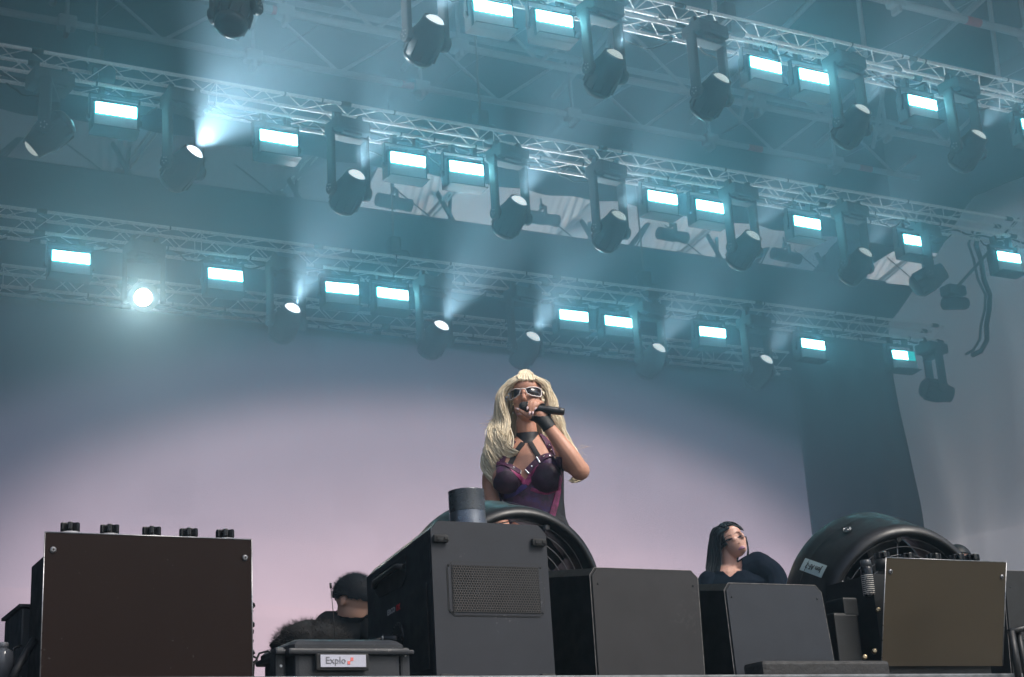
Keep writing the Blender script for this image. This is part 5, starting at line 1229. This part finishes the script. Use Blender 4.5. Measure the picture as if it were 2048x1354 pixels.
for px, py, d in ((696, 1364, .30), (796, 1356, .28)):
    D_.ball(S(px, py, d), .035, .04, .03)
    for k in range(4): D_.limb([S(px - 6 + k * 5, py + 5, d + .02), S(px - 6 + k * 5, py + 14, d + .04), S(px - 5 + k * 5, py + 22, d + .03)], [.010, .009, .007])
    D_.limb([S(px + 12, py, d + .02), S(px + 18, py + 8, d + .03)], [.011, .008])
for s_ in (-1, 1):
    D_.limb([S(700 + s_ * 40, 1440, -.1), S(704 + s_ * 60, 1420, .32), S(700 + s_ * 55, 1468, .05)], [.095, .075, .05]); D_.limb([S(700 + s_ * 55, 1476, .05), S(700 + s_ * 56, 1480, .2)], [.04, .03])
D_.skin('body', skin_mat('skin_crew', (.52, .30, .22)), mn, .0065, 3)
D_.garment('shirt', mat('black_shirt', (.004, .0045, .006), .95, spec=.12, var=.3, scale=9), mn, lambda c, nr: pix(c)[1] > 1226 - max(0, (660 - pix(c)[0])) * 0 + (6 if 690 < pix(c)[0] < 730 else 0) and (c - HC).length > .10 and (c - S(696, 1370, .31)).length > .075 and (c - S(796, 1362, .29)).length > .075, .010)
M_SH = hair_mat('short_dark_hair', (.003, .005, .008), (.008, .010, .014), .7, .15); hb4 = MB(); cap = MB()
def in_hair(c): return (c - HC).dot(hu) + .35 * -(c - HC).dot(hf) > -.012 + .014 * noise.noise(c * 60)
D_.garment('hair', M_SH, mn, lambda c, nr: (c - HC).length < .16 and in_hair(c), .012)
for k in range(3500):
    v = Vector((rng.gauss(0, 1), rng.gauss(0, 1), rng.gauss(0, 1))).normalized(); p = HC + hr * v.x * .084 + hf * v.y * .102 + hu * (v.z * .094 + .01)
    if not in_hair(p): continue
    d = (hr * v.x + hf * v.y + hu * v.z + Vector((rng.gauss(0, .4), rng.gauss(0, .4), rng.gauss(0, .4)))).normalized(); s2 = d.orthogonal().normalized() * .0014
    hb4.add([p - s2, p + s2, p + d * .018], [(0, 1, 2)])
o = put(hb4, 'hair_tips', M_SH, mn); o['kind'] = 'stuff'

# ---- fourth figure: only the crown of a dark head shows over the bronze launcher
pn = thing('person', 'person of whom only dark hair shows above the bronze launcher on the right', 'person', (P(1915, 1115, 7.2).x, 7.2, FLOOR))
E_ = Figure(1915, 1120, 7.2); S = E_.S; f_, r_, u_ = E_.f, E_.r, E_.u; HC = S(1916, 1124); HM = (r_, f_, u_)
E_.ball(HC + u_ * .01, .076, .094, .086); E_.ball(HC - u_ * .04 + f_ * .02, .06, .07, .078); E_.ball(HC - u_ * .02 + f_ * .10, .013, .015, .02)
E_.limb([S(1916, 1180), S(1916, 1145)], [.056, .05])
E_.trunk([(S(1916, 1330, -.05), .16, .14), (S(1916, 1270, -.03), .17, .13), (S(1916, 1220), .19, .12), (S(1916, 1190), .18, .10), (S(1916, 1172), .08, .07)])
for s_ in (-1, 1):
    E_.limb([S(1916 + s_ * 48, 1196), S(1916 + s_ * 62, 1250, .1), S(1916 + s_ * 40, 1290, .28)], [.062, .052, .04]); E_.ball(S(1916 + s_ * 38, 1295, .3), .034, .035, .04)
    E_.limb([S(1916 + s_ * 30, 1335, -.03), S(1916 + s_ * 45, 1300, .38), S(1916 + s_ * 40, 1385, .25)], [.09, .07, .05]); E_.limb([S(1916 + s_ * 40, 1385, .25), S(1916 + s_ * 42, 1390, .40)], [.045, .034])
E_.skin('body', SK2, pn, .008, 3)
E_.garment('jacket', mat('navy_jacket', (.004, .009, .019), .95, spec=.12), pn, lambda c, nr: (c - HC).dot(u_) < -.13 and (c - HC).dot(u_) > -.62, .010)
E_.garment('hair', M_DH, pn, lambda c, nr: (c - HC).length < .16 and ((c - HC).dot(u_) > .03 or (c - HC).dot(f_) < .02), .014)

# ================================================================== SUB-PARTS
def base_name(o): return o.name.split('.')[0]
def nest(root_kind, child_kinds, parent_kind):
    """make small pieces children of the part they sit on (nearest one of that kind)"""
    for root in [o for o in bpy.data.objects if o.parent is None and base_name(o) == root_kind]:
        T = Matrix.Translation(root.location)
        kids = list(root.children); hosts = [k for k in kids if base_name(k) == parent_kind and k.type == 'MESH']
        def cen(k):
            M = T @ k.matrix_parent_inverse @ k.matrix_basis; v = k.data.vertices; return M @ (sum((q.co for q in v), Vector()) / len(v))
        if not hosts: continue
        hc = [(h, cen(h)) for h in hosts]
        for k in kids:
            if base_name(k) in child_kinds and k.type == 'MESH':
                c = cen(k); h = min(hc, key=lambda q: (q[1] - c).length)[0]
                W = T @ k.matrix_parent_inverse @ k.matrix_basis; HW = T @ h.matrix_parent_inverse @ h.matrix_basis
                k.parent = h; k.matrix_parent_inverse = HW.inverted(); k.matrix_basis = W
nest('equipment_case', ('lettering', 'logo_square', 'logo_bar'), 'printed_plate')
nest('equipment_case', ('rivet',), 'latch')
nest('drum_fan', ('lettering',), 'label'); nest('drum_fan', ('latch_ring',), 'latch_plate')
nest('effect_launcher', ('bolt_socket',), 'bolt')
nest('smoke_machine', ('connector_tip', 'power_lead'), 'connector'); nest('smoke_machine', ('honeycomb_vent', 'vent_backing', 'vent_gap'), 'vent_surround')
nest('smoke_machine', ('lettering', 'hand_slot', 'handle', 'side_panel', 'dial_plate'), 'casing')
